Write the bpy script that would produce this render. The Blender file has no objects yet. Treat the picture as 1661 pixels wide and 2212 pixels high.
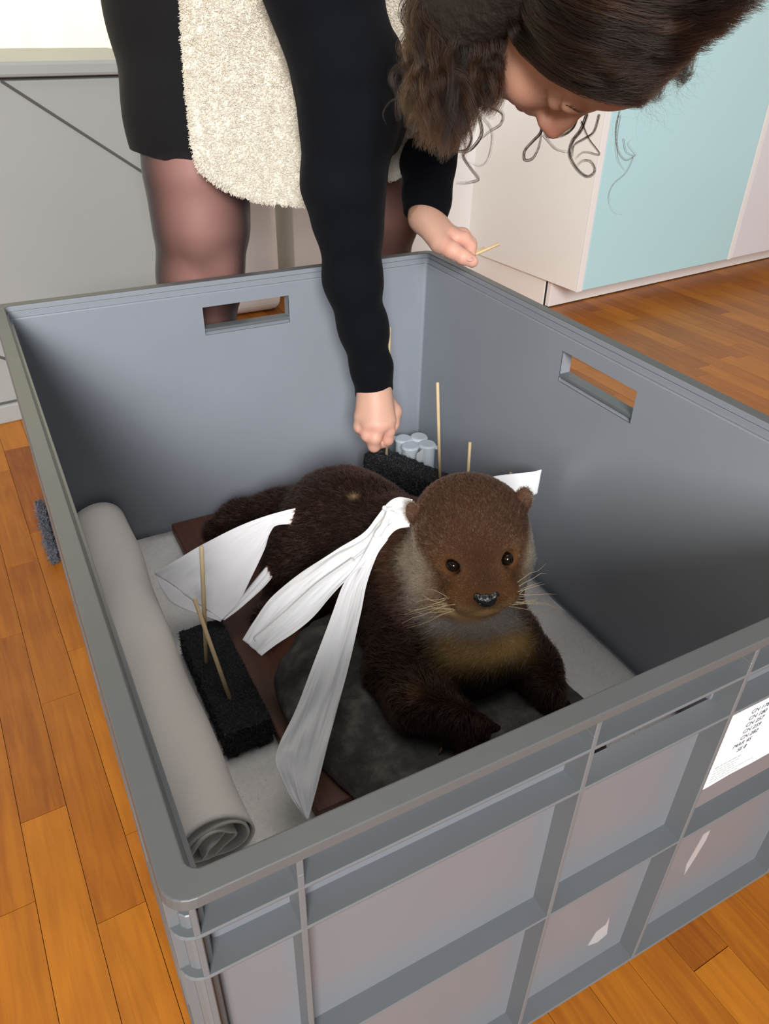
import bpy, bmesh, math
import numpy as np
from mathutils import Vector, Matrix

SC = bpy.context.scene
COL = SC.collection
rng = np.random.default_rng(7)

# ------------------------------------------------------------------ camera
FPX = 1634.19
YAW, PITCH, ROLL = 0.4984, 0.5939, -0.0245
CAM = np.array([-0.0030, -0.2246, 0.8446])
def _rot():
    fwd = np.array([math.sin(YAW)*math.cos(PITCH), math.cos(YAW)*math.cos(PITCH), -math.sin(PITCH)])
    right = np.array([math.cos(YAW), -math.sin(YAW), 0.0])
    down = np.cross(fwd, right)
    c, s = math.cos(ROLL), math.sin(ROLL)
    return np.array([c*right+s*down, -s*right+c*down, fwd])
RC = _rot()
cd = bpy.data.cameras.new('camera'); cam = bpy.data.objects.new('camera', cd); COL.objects.link(cam)
cd.sensor_fit = 'HORIZONTAL'; cd.sensor_width = 36.0; cd.lens = 36.0*FPX/1661.0
cd.clip_start = 0.01; cd.clip_end = 50
M = Matrix(np.array([RC[0], -RC[1], -RC[2]]).T.tolist()).to_4x4(); M.translation = CAM.tolist()
cam.matrix_world = M
SC.camera = cam

# ------------------------------------------------------------------ world, window light, exposure
w = bpy.data.worlds.new('room_daylight'); SC.world = w; w.use_nodes = True
bg = w.node_tree.nodes['Background']
bg.inputs[0].default_value = (0.88, 0.93, 1.0, 1); bg.inputs[1].default_value = 0.14
ld = bpy.data.lights.new('window_daylight', 'AREA'); ld.shape = 'RECTANGLE'
ld.size = 1.5; ld.size_y = 1.6; ld.energy = 335; ld.color = (1.0, 0.982, 0.960)
lo = bpy.data.objects.new('window_daylight', ld); COL.objects.link(lo)
LSRC = Vector((-1.38, -3.45, 2.40))
lo.location = LSRC
lo.rotation_euler = (Vector((0.42, 0.55, 0.28))-LSRC).to_track_quat('-Z', 'Y').to_euler()
lc = bpy.data.lights.new('ceiling_bounce_fill', 'AREA'); lc.shape = 'SQUARE'; lc.size = 1.3; lc.energy = 13; lc.color = (1.0, 0.95, 0.90)  # added overhead fill, stands in for daylight bounced off the ceiling
lco = bpy.data.objects.new('ceiling_bounce_fill', lc); COL.objects.link(lco); lco.location = (0.5, 0.7, 2.6)
SC.view_settings.view_transform = 'Standard'; SC.view_settings.look = 'None'
SC.view_settings.exposure = 0.0; SC.view_settings.gamma = 1.0
SC.view_settings.use_curve_mapping = False
SC.cycles.use_denoising = True
SC.cycles.max_bounces = 8
SC.cycles.sample_clamp_indirect = 6.0

# ------------------------------------------------------------------ helpers
def ray(u, v): return RC.T @ np.array([(u-830.5)/FPX, (v-1106)/FPX, 1.0])
def P(u, v, x=None, y=None, z=None, d=None):
    """the point of the room that lies on a measured plane, read off the survey of the photograph"""
    r = ray(u, v)
    if d is not None: return CAM + r*d
    if x is not None: return CAM + r*(x-CAM[0])/r[0]
    if y is not None: return CAM + r*(y-CAM[1])/r[1]
    return CAM + r*(z-CAM[2])/r[2]
def proj(X):
    q = RC @ (np.asarray(X, float)-CAM)
    return 830.5+FPX*q[0]/q[2], 1106+FPX*q[1]/q[2], q[2]

def tag(o, label=None, cat=None, group=None, kind=None):
    if label: o['label'] = label
    if cat: o['category'] = cat
    if group: o['group'] = group
    if kind: o['kind'] = kind
    return o
def empty(name, loc=(0, 0, 0), rz=0):
    o = bpy.data.objects.new(name, None); o.empty_display_size = 0.05
    o.location = loc; o.rotation_euler = (0, 0, rz); COL.objects.link(o); return o
def link(name, me, mat=None, parent=None, smooth=False):
    o = bpy.data.objects.new(name, me); COL.objects.link(o)
    if mat: me.materials.append(mat)
    if smooth: me.polygons.foreach_set('use_smooth', [True]*len(me.polygons))
    if parent:
        o.parent = parent; o.matrix_parent_inverse = Matrix.Identity(4)
        if parent.parent is None:      # built in room coordinates, kept under a placed Empty
            o.matrix_parent_inverse = parent.matrix_basis.inverted()
    return o
def mesh(name, V, F, mat=None, parent=None, smooth=False):
    me = bpy.data.meshes.new(name); me.from_pydata([tuple(map(float, v)) for v in V], [], F); me.update()
    return link(name, me, mat, parent, smooth)
def fromnp(name, V, Q, mat=None, parent=None, smooth=True):
    me = bpy.data.meshes.new(name); n = len(V); m = len(Q); k = Q.shape[1]
    me.vertices.add(n); me.vertices.foreach_set('co', np.asarray(V, np.float32).ravel())
    me.loops.add(m*k); me.loops.foreach_set('vertex_index', np.asarray(Q, np.int32).ravel())
    me.polygons.add(m); me.polygons.foreach_set('loop_start', np.arange(0, m*k, k, dtype=np.int32))
    me.update(calc_edges=True); me.validate()
    return link(name, me, mat, parent, smooth)
def frombm(name, bm, mat=None, parent=None, smooth=False):
    me = bpy.data.meshes.new(name); bmesh.ops.recalc_face_normals(bm, faces=bm.faces); bm.to_mesh(me); bm.free()
    return link(name, me, mat, parent, smooth)
def box(bm, lo_, hi_, mtx=None):
    a = Vector(lo_); b = Vector(hi_)
    m = Matrix.Translation((a+b)/2) @ Matrix.Diagonal((b.x-a.x, b.y-a.y, b.z-a.z, 1))
    if mtx: m = mtx @ m
    return bmesh.ops.create_cube(bm, size=1, matrix=m)['verts']
def bevel(o, wdt, seg=2, ang=35):
    b = o.modifiers.new('bevel', 'BEVEL'); b.width = wdt; b.segments = seg; b.limit_method = 'ANGLE'; b.angle_limit = math.radians(ang)
    return o
def spline(pts, n):
    """Catmull-Rom through pts, n samples"""
    p = np.asarray(pts, float); k = len(p)
    if k == 2: return p[0]+(p[1]-p[0])*np.linspace(0, 1, n)[:, None]
    q = np.vstack([2*p[0]-p[1], p, 2*p[-1]-p[-2]])
    t = np.linspace(0, k-1-1e-9, n); i = t.astype(int); f = (t-i)[:, None]
    a, b, c, d = q[i], q[i+1], q[i+2], q[i+3]
    return 0.5*((2*b)+(c-a)*f+(2*a-5*b+4*c-d)*f**2+(3*b-a-3*c+d)*f**3)
def sstep(a, b, x):
    t = np.clip((x-a)/(b-a), 0, 1); return t*t*(3-2*t)
def norm(v): v = np.asarray(v, float); return v/np.linalg.norm(v)
def tube(bm, pts, rad, seg=8):
    pts = np.asarray(pts, float); n = len(pts); rr = np.broadcast_to(rad, (n,))
    rings = []
    for i in range(n):
        t = norm(pts[min(i+1, n-1)]-pts[max(i-1, 0)]); a = np.array([0, 0, 1.0]) if abs(t[2]) < .9 else np.array([1.0, 0, 0])
        e1 = norm(np.cross(t, a)); e2 = np.cross(t, e1)
        rings.append([bm.verts.new(pts[i]+rr[i]*(math.cos(k*2*math.pi/seg)*e1+math.sin(k*2*math.pi/seg)*e2)) for k in range(seg)])
    for i in range(n-1):
        for k in range(seg): bm.faces.new((rings[i][k], rings[i][(k+1) % seg], rings[i+1][(k+1) % seg], rings[i+1][k]))
    bm.faces.new(rings[0]); bm.faces.new(rings[-1])

# value noise (numpy) for wrinkles and lumps
_tab = rng.random((24, 24, 24)).astype(np.float32)
def vnoise(p, f):
    q = np.asarray(p)*f; i = np.floor(q).astype(int); t = q-i; t = t*t*(3-2*t)
    r = 0
    for dx in (0, 1):
        for dy in (0, 1):
            for dz in (0, 1):
                wv = (t[..., 0] if dx else 1-t[..., 0])*(t[..., 1] if dy else 1-t[..., 1])*(t[..., 2] if dz else 1-t[..., 2])
                r = r+wv*_tab[(i[..., 0]+dx) % 24, (i[..., 1]+dy) % 24, (i[..., 2]+dz) % 24]
    return r-0.5

# ------------------------------------------------------------------ sculpting field: smooth unions of tapered limbs, meshed as one skin
class Field:
    def __init__(s, lo_, hi_, h):
        s.o = np.array(lo_, float); s.h = h; s.n = np.ceil((np.array(hi_)-s.o)/h).astype(int)+1
        s.F = np.full(tuple(s.n), 0.06, np.float32)
    def block(s, lo_, hi_):
        a = np.clip(np.floor((np.array(lo_)-s.o)/s.h).astype(int), 0, s.n-1); b = np.clip(np.ceil((np.array(hi_)-s.o)/s.h).astype(int)+1, 1, s.n)
        sl = tuple(slice(a[i], max(b[i], a[i]+1)) for i in range(3))
        g = [(s.o[i]+s.h*np.arange(sl[i].start, sl[i].stop)).astype(np.float32) for i in range(3)]
        return sl, g[0][:, None, None], g[1][None, :, None], g[2][None, None, :]
    def put(s, sl, d, k, sub=False):
        f = s.F[sl]
        if sub:
            d = -d; hh = np.maximum(k-np.abs(f-d), 0)/k; s.F[sl] = np.maximum(f, d)+hh*hh*k*0.25
        else:
            hh = np.maximum(k-np.abs(f-d), 0)/k; s.F[sl] = np.minimum(f, d)-hh*hh*k*0.25
    def cap(s, a, b, ra, rb, k=0.012, sub=False):
        a = np.asarray(a, float); b = np.asarray(b, float); m = max(ra, rb)+0.05
        sl, X, Y, Z = s.block(np.minimum(a, b)-m, np.maximum(a, b)+m)
        ab = b-a; L = max(ab@ab, 1e-12)
        t = np.clip(((X-a[0])*ab[0]+(Y-a[1])*ab[1]+(Z-a[2])*ab[2])/L, 0, 1)
        d = np.sqrt((X-a[0]-t*ab[0])**2+(Y-a[1]-t*ab[1])**2+(Z-a[2]-t*ab[2])**2)-(ra+(rb-ra)*t)
        s.put(sl, d.astype(np.float32), k, sub)
    def chain(s, pts, rad, k=0.012):
        for i in range(len(pts)-1): s.cap(pts[i], pts[i+1], rad[i], rad[i+1], k)
    def ell(s, c, r, R=None, k=0.012, sub=False):
        c = np.asarray(c, float); r = np.asarray(r, float); m = r.max()+0.05
        sl, X, Y, Z = s.block(c-m, c+m)
        R = np.eye(3) if R is None else np.asarray(R)
        q = [((X-c[0])*R[i, 0]+(Y-c[1])*R[i, 1]+(Z-c[2])*R[i, 2]) for i in range(3)]
        k0 = np.sqrt(sum((q[i]/r[i])**2 for i in range(3))); k1 = np.sqrt(sum((q[i]/r[i]**2)**2 for i in range(3)))
        s.put(sl, (k0*(k0-1)/np.maximum(k1, 1e-9)).astype(np.float32), k, sub)
    def plane(s, c, n):            # cut away the side n points to
        n = norm(n); g = [(s.o[i]+s.h*np.arange(s.n[i])).astype(np.float32) for i in range(3)]
        d = (g[0][:, None, None]-c[0])*n[0]+(g[1][None, :, None]-c[1])*n[1]+(g[2][None, None, :]-c[2])*n[2]
        s.F = np.maximum(s.F, d.astype(np.float32))
    def noise(s, amp, f, lo_=None, hi_=None):
        sl, X, Y, Z = s.block(s.o if lo_ is None else lo_, s.o+s.h*s.n if hi_ is None else hi_)
        m = np.abs(s.F[sl]) < 3*amp+2*s.h
        I = np.argwhere(m); p = np.stack([X.ravel()[I[:, 0]], Y.ravel()[I[:, 1]], Z.ravel()[I[:, 2]]], 1)
        sub = s.F[sl]; sub[m] += (amp*2*vnoise(p, f)).astype(np.float32)
    def net(s, off=0.0):
        F = s.F-off; I = F < 0
        c = np.zeros(tuple(s.n-1), np.uint8)
        cor = [(i, j, k) for i in (0, 1) for j in (0, 1) for k in (0, 1)]
        nx, ny, nz = s.n
        for i, j, k in cor: c += I[i:nx-1+i, j:ny-1+j, k:nz-1+k]
        A = np.argwhere((c > 0) & (c < 8)); del c
        idx = np.full(tuple(s.n-1), -1, np.int32); idx[A[:, 0], A[:, 1], A[:, 2]] = np.arange(len(A))
        vals = {q: F[A[:, 0]+q[0], A[:, 1]+q[1], A[:, 2]+q[2]] for q in cor}
        acc = np.zeros((len(A), 3)); cnt = np.zeros(len(A))
        for q in cor:
            for ax in range(3):
                if q[ax]: continue
                q2 = tuple(1 if i == ax else q[i] for i in range(3))
                a, b = vals[q], vals[q2]; m = (a < 0) != (b < 0)
                t = np.where(m, a/np.where(m, a-b, 1), 0)
                pt = np.tile(np.array(q, float), (len(A), 1)); pt[:, ax] += t
                acc[m] += pt[m]; cnt[m] += 1
        V = s.o+s.h*(A+acc/cnt[:, None])
        Q = []
        for ax in range(3):
            sl0 = [slice(None)]*3; sl1 = [slice(None)]*3; sl0[ax] = slice(0, s.n[ax]-1); sl1[ax] = slice(1, s.n[ax])
            E = np.argwhere(I[tuple(sl0)] != I[tuple(sl1)])
            b, d = (ax+1) % 3, (ax+2) % 3
            E = E[(E[:, b] > 0) & (E[:, d] > 0) & (E[:, b] < s.n[b]-1) & (E[:, d] < s.n[d]-1)]
            if not len(E): continue
            def g(db, dd):
                e = E.copy(); e[:, b] -= db; e[:, d] -= dd; return idx[e[:, 0], e[:, 1], e[:, 2]]
            q = np.stack([g(1, 1), g(0, 1), g(0, 0), g(1, 0)], 1)
            fl = ~I[E[:, 0], E[:, 1], E[:, 2]]
            q[fl] = q[fl][:, ::-1]; Q.append(q)
        Q = np.vstack(Q); Q = Q[(Q >= 0).all(1)]
        return V, Q

# strands: many fine curves as one object
def strands(name, pts, rad, col, mat, parent):
    """pts (m,n,3), rad (n,) or (m,n), col (m,3)"""
    m, n, _ = pts.shape
    hc = bpy.data.hair_curves.new(name); hc.add_curves([n]*m)
    hc.attributes['position'].data.foreach_set('vector', pts.astype(np.float32).ravel()) if 'position' in hc.attributes else hc.points.foreach_set('position', pts.astype(np.float32).ravel())
    ra = hc.attributes.get('radius') or hc.attributes.new('radius', 'FLOAT', 'POINT')
    ra.data.foreach_set('value', np.broadcast_to(rad, (m, n)).astype(np.float32).ravel())
    ca = hc.attributes.new('tint', 'FLOAT_COLOR', 'CURVE')
    ca.data.foreach_set('color', np.hstack([col, np.ones((m, 1))]).astype(np.float32).ravel())
    o = bpy.data.objects.new(name, hc); COL.objects.link(o); hc.materials.append(mat)
    o.parent = parent
    if parent.parent is None: o.matrix_parent_inverse = parent.matrix_basis.inverted()
    o['kind'] = 'stuff'
    return o
def setcol(o, col):
    a = o.data.attributes.new('tint', 'FLOAT_COLOR', 'POINT')
    a.data.foreach_set('color', np.hstack([col, np.ones((len(col), 1))]).astype(np.float32).ravel())
def scatter(V, Q, n, weight=None):
    T = np.vstack([Q[:, [0, 1, 2]], Q[:, [0, 2, 3]]]); a, b, c = V[T[:, 0]], V[T[:, 1]], V[T[:, 2]]
    N = np.cross(b-a, c-a); A = np.linalg.norm(N, axis=1); N = N/np.maximum(A, 1e-12)[:, None]
    W = A if weight is None else A*weight((a+b+c)/3)
    k = rng.choice(len(T), n, p=W/W.sum()); u = rng.random(n); v = rng.random(n); s = u+v > 1; u[s], v[s] = 1-u[s], 1-v[s]
    return a[k]+(b-a)[k]*u[:, None]+(c-a)[k]*v[:, None], vertn(V, Q)[T[k, 0]]
def vertn(V, Q):
    fn = np.cross(V[Q[:, 2]]-V[Q[:, 0]], V[Q[:, 3]]-V[Q[:, 1]]); N = np.zeros_like(V)
    for i in range(4): np.add.at(N, Q[:, i], fn)
    return N/np.maximum(np.linalg.norm(N, axis=1), 1e-12)[:, None]

# ------------------------------------------------------------------ materials
def newmat(name):
    m = bpy.data.materials.new(name); m.use_nodes = True; nt = m.node_tree
    return m, nt, nt.nodes['Principled BSDF']
def mat(name, color, rough=0.6, spec=0.5, bump=None, vary=None, metal=0.0, sheen=0.0, coords='Object', trans=0, coat=0):
    """bump=(scale, strength, distance), vary=(scale, amount)"""
    m, nt, b = newmat(name)
    b.inputs['Base Color'].default_value = (*color, 1); b.inputs['Roughness'].default_value = rough
    b.inputs['Specular IOR Level'].default_value = spec; b.inputs['Metallic'].default_value = metal
    b.inputs['Sheen Weight'].default_value = sheen; b.inputs['Transmission Weight'].default_value = trans
    b.inputs['Coat Weight'].default_value = coat
    tc = nt.nodes.new('ShaderNodeTexCoord')
    if vary:
        nz = nt.nodes.new('ShaderNodeTexNoise'); nz.inputs['Scale'].default_value = vary[0]; nz.inputs['Detail'].default_value = 5
        nt.links.new(tc.outputs[coords], nz.inputs['Vector'])
        mx = nt.nodes.new('ShaderNodeMix'); mx.data_type = 'RGBA'
        lo_ = [max(0, c*(1-vary[1])) for c in color]; hi_ = [min(1, c*(1+vary[1])) for c in color]
        mx.inputs[6].default_value = (*lo_, 1); mx.inputs[7].default_value = (*hi_, 1)
        nt.links.new(nz.outputs[0], mx.inputs[0]); nt.links.new(mx.outputs[2], b.inputs['Base Color'])
    if bump:
        nz = nt.nodes.new('ShaderNodeTexNoise'); nz.inputs['Scale'].default_value = bump[0]; nz.inputs['Detail'].default_value = 4
        nt.links.new(tc.outputs[coords], nz.inputs['Vector'])
        bp = nt.nodes.new('ShaderNodeBump'); bp.inputs['Strength'].default_value = bump[1]; bp.inputs['Distance'].default_value = bump[2]
        nt.links.new(nz.outputs[0], bp.inputs['Height']); nt.links.new(bp.outputs[0], b.inputs['Normal'])
    return m
def mat_tint(name, rough=0.6, spec=0.3, sss=0.0, bump=None):
    m, nt, b = newmat(name); a = nt.nodes.new('ShaderNodeAttribute'); a.attribute_name = 'tint'
    nt.links.new(a.outputs['Color'], b.inputs['Base Color']); b.inputs['Roughness'].default_value = rough
    b.inputs['Specular IOR Level'].default_value = spec
    if sss:
        b.inputs['Subsurface Weight'].default_value = sss; b.inputs['Subsurface Radius'].default_value = (0.01, 0.004, 0.002); b.inputs['Subsurface Scale'].default_value = 0.6
    if bump:
        tc = nt.nodes.new('ShaderNodeTexCoord'); nz = nt.nodes.new('ShaderNodeTexNoise'); nz.inputs['Scale'].default_value = bump[0]
        nt.links.new(tc.outputs['Object'], nz.inputs['Vector'])
        bp = nt.nodes.new('ShaderNodeBump'); bp.inputs['Strength'].default_value = bump[1]; bp.inputs['Distance'].default_value = bump[2]
        nt.links.new(nz.outputs[0], bp.inputs['Height']); nt.links.new(bp.outputs[0], b.inputs['Normal'])
    return m
def mat_hair(name, rough=0.3, rad=0.4):
    m = bpy.data.materials.new(name); m.use_nodes = True; nt = m.node_tree; nt.nodes.clear()
    h = nt.nodes.new('ShaderNodeBsdfHairPrincipled'); h.parametrization = 'COLOR'; h.inputs['IOR'].default_value = 1.38
    h.inputs['Roughness'].default_value = rough; h.inputs['Radial Roughness'].default_value = rad
    a = nt.nodes.new('ShaderNodeAttribute'); a.attribute_name = 'tint'
    nt.links.new(a.outputs['Color'], h.inputs['Color'])
    o = nt.nodes.new('ShaderNodeOutputMaterial'); nt.links.new(h.outputs[0], o.inputs[0]); return m

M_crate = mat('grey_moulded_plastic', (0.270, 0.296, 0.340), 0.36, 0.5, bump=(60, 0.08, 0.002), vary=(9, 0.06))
M_crate_rib_shaded = mat('grey_moulded_plastic_rib_shaded', (0.138, 0.152, 0.164), 0.40, 0.5, bump=(60, 0.08, 0.002), vary=(9, 0.06))  # same plastic as the walls, darkened to carry the shade on the ribs
M_crate_rim_shaded = mat('grey_moulded_plastic_rim_shaded', (0.100, 0.105, 0.108), 0.42, 0.5, bump=(80, 0.1, 0.002), vary=(12, 0.08))  # same plastic again, shade of the rim put into its colour
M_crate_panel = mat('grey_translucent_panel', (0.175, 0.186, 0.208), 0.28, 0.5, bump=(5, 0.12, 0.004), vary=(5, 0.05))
M_white = mat('white_lacquer', (0.88, 0.86, 0.85), 0.35, 0.5)
M_side = mat('off_white_side', (0.94, 0.92, 0.88), 0.45, 0.4)
M_aqua = mat('pale_aqua_lacquer', (0.50, 0.78, 0.84), 0.22, 0.5)
M_lilac = mat('white_lilac_lacquer', (0.76, 0.75, 0.80), 0.25, 0.5)
M_dark = mat('dark_gap', (0.03, 0.025, 0.02), 0.8, 0.2)
M_wall = mat('cream_plaster', (0.74, 0.69, 0.60), 0.8, 0.2, vary=(3, 0.03))
M_column = mat('white_paint', (0.90, 0.89, 0.88), 0.5, 0.3)
M_greypaint = mat('grey_painted_board', (0.335, 0.345, 0.345), 0.5, 0.35, bump=(300, 0.05, 0.001), vary=(4, 0.05))
M_greyline = mat('grey_groove', (0.10, 0.10, 0.095), 0.7, 0.2)
M_pad = mat('white_felt', (0.93, 0.89, 0.87), 0.95, 0.05, bump=(420, 0.7, 0.003), vary=(160, 0.12), sheen=0.2)
M_paper = mat('white_tissue_paper', (0.92, 0.92, 0.94), 0.55, 0.3, bump=(150, 0.10, 0.002))
M_roll = mat('white_nonwoven_sheet', (0.90, 0.85, 0.80), 0.85, 0.1, bump=(260, 0.25, 0.001), vary=(14, 0.04))
M_foam = mat('black_open_foam', (0.012, 0.0125, 0.014), 0.75, 0.35, bump=(260, 1.0, 0.006), vary=(300, 0.9))
M_stick = mat('pale_bamboo', (0.66, 0.50, 0.29), 0.55, 0.3, vary=(40, 0.12))
M_jar = mat('frosted_clear_plastic', (0.80, 0.89, 0.98), 0.35, 0.5, trans=0.25)
M_jarlabel = mat('white_sticker', (0.85, 0.86, 0.9), 0.6)
M_label = mat('white_label_paper', (0.90, 0.95, 0.95), 0.5, 0.3)
M_ink = mat('faded_black_ink', (0.10, 0.10, 0.15), 0.7)
M_inkpale = mat('faded_grey_ink', (0.38, 0.40, 0.42), 0.7)
M_knit = mat('black_knit', (0.0045, 0.0055, 0.0085), 0.9, 0.1, bump=(600, 0.35, 0.001), sheen=0.02)
M_skirt = mat('black_stretch_cloth', (0.009, 0.009, 0.0105), 0.85, 0.12, bump=(500, 0.3, 0.001), sheen=0.03)
M_fleece = mat('cream_sherpa_fleece', (0.86, 0.81, 0.71), 0.95, 0.05, bump=(120, 0.9, 0.008), sheen=0.25)
M_fleecehair = mat_tint('cream_sherpa_pile', 0.9, 0.05)
M_skin = mat_tint('skin', 0.48, 0.4, 0.15, bump=(350, 0.08, 0.001))
M_fur = mat_hair('otter_fur', 0.32, 0.45)
M_under = mat_tint('otter_underfur', 0.9, 0.05)
M_hairm = mat('dark_brown_hair_mass', (0.012, 0.008, 0.006), 0.7, 0.3, bump=(90, 0.8, 0.006))
M_hair = mat_hair('dark_brown_hair', 0.30, 0.45)
M_eye = mat('black_glass_eye', (0.010, 0.005, 0.003), 0.05, 0.42)
M_nose = mat('black_wet_nose', (0.008, 0.008, 0.009), 0.22, 0.8, bump=(260, 0.6, 0.002))
M_whisk = mat('pale_whisker', (0.62, 0.50, 0.30), 0.4, 0.4)
M_claw = mat('dark_claw', (0.10, 0.06, 0.04), 0.35)

def wood(name, c1, c2, axis=1, rnd=True, rough=0.34, dark=(0.05, 0.02, 0.008), gscale=1.0):
    m, nt, b = newmat(name); N = nt.nodes; L = nt.links
    tc = N.new('ShaderNodeTexCoord'); mp = N.new('ShaderNodeMapping')
    sc_ = [90*gscale]*3; sc_[axis] = 6*gscale; mp.inputs['Scale'].default_value = sc_
    oi = N.new('ShaderNodeObjectInfo')
    ad = N.new('ShaderNodeVectorMath'); ad.operation = 'MULTIPLY_ADD'
    cmb = N.new('ShaderNodeCombineXYZ')
    for i in range(3): L.new(oi.outputs['Random'], cmb.inputs[i])
    L.new(cmb.outputs[0], ad.inputs[0]); ad.inputs[1].default_value = (37, 53, 11); L.new(tc.outputs['Object'], ad.inputs[2])
    L.new(ad.outputs[0] if rnd else tc.outputs['Object'], mp.inputs[0])
    n1 = N.new('ShaderNodeTexNoise'); n1.inputs['Scale'].default_value = 1.0; n1.inputs['Detail'].default_value = 6; n1.inputs['Roughness'].default_value = 0.65; n1.inputs['Distortion'].default_value = 0.6
    L.new(mp.outputs[0], n1.inputs['Vector'])
    n2 = N.new('ShaderNodeTexNoise'); n2.inputs['Scale'].default_value = 9; n2.inputs['Detail'].default_value = 2; L.new(ad.outputs[0], n2.inputs['Vector'])
    mx = N.new('ShaderNodeMix'); mx.data_type = 'RGBA'; mx.inputs[6].default_value = (*c1, 1); mx.inputs[7].default_value = (*c2, 1)
    mr = N.new('ShaderNodeMapRange'); mr.inputs[1].default_value = 0.33; mr.inputs[2].default_value = 0.67; L.new(n1.outputs[0], mr.inputs[0])
    av = N.new('ShaderNodeMath'); av.operation = 'MULTIPLY_ADD'; av.inputs[1].default_value = 0.42
    L.new(mr.outputs[0], av.inputs[0])
    a2 = N.new('ShaderNodeMath'); a2.operation = 'MULTIPLY'; a2.inputs[1].default_value = 0.62; L.new(oi.outputs['Random'], a2.inputs[0]); L.new(a2.outputs[0], av.inputs[2])
    a3 = N.new('ShaderNodeMath'); a3.operation = 'MULTIPLY_ADD'; a3.inputs[1].default_value = 0.5; a3.inputs[2].default_value = -0.25
    L.new(n2.outputs[0], a3.inputs[0]); a4 = N.new('ShaderNodeMath'); a4.use_clamp = True; L.new(av.outputs[0], a4.inputs[0]); L.new(a3.outputs[0], a4.inputs[1])
    L.new(a4.outputs[0], mx.inputs[0]); L.new(mx.outputs[2], b.inputs['Base Color'])
    b.inputs['Roughness'].default_value = rough; b.inputs['Specular IOR Level'].default_value = 0.5
    bp = N.new('ShaderNodeBump'); bp.inputs['Strength'].default_value = 0.08; bp.inputs['Distance'].default_value = 0.002
    L.new(n1.outputs[0], bp.inputs['Height']); L.new(bp.outputs[0], b.inputs['Normal'])
    return m
M_oak = wood('varnished_oak', (0.235, 0.058, 0.003), (0.53, 0.185, 0.010), rough=0.40)
M_board = wood('dark_stained_board', (0.035, 0.010, 0.005), (0.13, 0.045, 0.022), rough=0.5)
M_floor = mat('floor_joints', (0.05, 0.02, 0.008), 0.6)

# ------------------------------------------------------------------ floor with parquet planks
fl = mesh('floor', [(-2.6, -2.2, -0.006), (4.2, -2.2, -0.006), (4.2, 2.62, -0.006), (-2.6, 2.62, -0.006)], [(0, 1, 2, 3)], M_floor)
tag(fl, kind='structure')
PW, PL = 0.0537, 0.356
rot = math.radians(2.0); pc = np.array([-0.011, 0.300])
e_al = np.array([-math.sin(rot), math.cos(rot)]); e_ac = np.array([math.cos(rot), math.sin(rot)])
bm = bmesh.new(); box(bm, (-PW/2+0.00035, -PL/2+0.0004, -0.006), (PW/2-0.00035, PL/2-0.0004, 0.0))
plank_me = bpy.data.meshes.new('plank'); bm.to_mesh(plank_me); bm.free(); plank_me.materials.append(M_oak)
OFF = {0: 0.092, -1: 0.0, -2: 0.170, -3: 0.06, 9: 0.0}
cand = []
for c in range(-52, 80):
    off = OFF.get(c, (c*c*0.137+abs(c)*0.211) % 1.0*PL)
    for r in range(-8, 9):
        p = pc+e_ac*((c+0.5)*PW)+e_al*(off+(r+0.5)*PL)
        if not (-2.5 < p[0] < 4.1 and -2.1 < p[1] < 2.5): continue
        best = None
        for fa in (-0.5, -0.2, 0.2, 0.5):
            q = p+e_al*fa*PL; u, v, dd = proj((q[0], q[1], 0))
            hid = 0.02 < q[0] < 0.75 and -0.0 < q[1] < 1.9
            if dd > 0 and -25 < u < 1690 and -20 < v < 2240 and not hid: best = dd if best is None else min(best, dd)
        cand.append((best if best is not None else 99, p))
cand.sort(key=lambda t: t[0])
rest = bmesh.new()
for i, (d_, p) in enumerate(cand):
    if i < 296 and d_ < 90:
        o = bpy.data.objects.new('plank', plank_me); COL.objects.link(o); o.parent = fl
        o.location = (p[0], p[1], 0.0); o.rotation_euler = (0, 0, rot)
    else:
        box(rest, (-PW/2+0.00035, -PL/2+0.0004, -0.006), (PW/2-0.00035, PL/2-0.0004, 0.0), Matrix.Translation((p[0], p[1], 0)) @ Matrix.Rotation(rot, 4, 'Z'))
o = frombm('plank_field', rest, M_oak, fl); o['kind'] = 'stuff'

# ------------------------------------------------------------------ walls, window, column
def slab(name, lo_, hi_, m, parent=None, bev=0):
    bm = bmesh.new(); box(bm, lo_, hi_); o = frombm(name, bm, m, parent)
    if bev: bevel(o, bev)
    return o
YB = 2.62
bm = bmesh.new()
for lo_, hi_ in (((-2.6, YB, 0), (-1.7, YB+.12, 2.7)), ((-1.7, YB, 0), (0.62, YB+.12, 0.62)), ((-1.7, YB, 2.35), (0.62, YB+.12, 2.7)), ((0.62, YB, 0), (4.2, YB+.12, 2.7))): box(bm, lo_, hi_)
tag(frombm('wall_back', bm, M_wall), kind='structure')
tag(slab('wall_right', (4.2, -2.2, 0), (4.32, YB+.12, 2.7), M_wall), kind='structure')
tag(slab('wall_left', (-2.72, -2.2, 0), (-2.6, YB+.12, 2.7), M_wall), kind='structure')
bb = slab('baseboard_back', (0.62, YB-0.016, 0), (1.7, YB, 0.075), M_column, None, 0.004); tag(bb, kind='structure')
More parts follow.
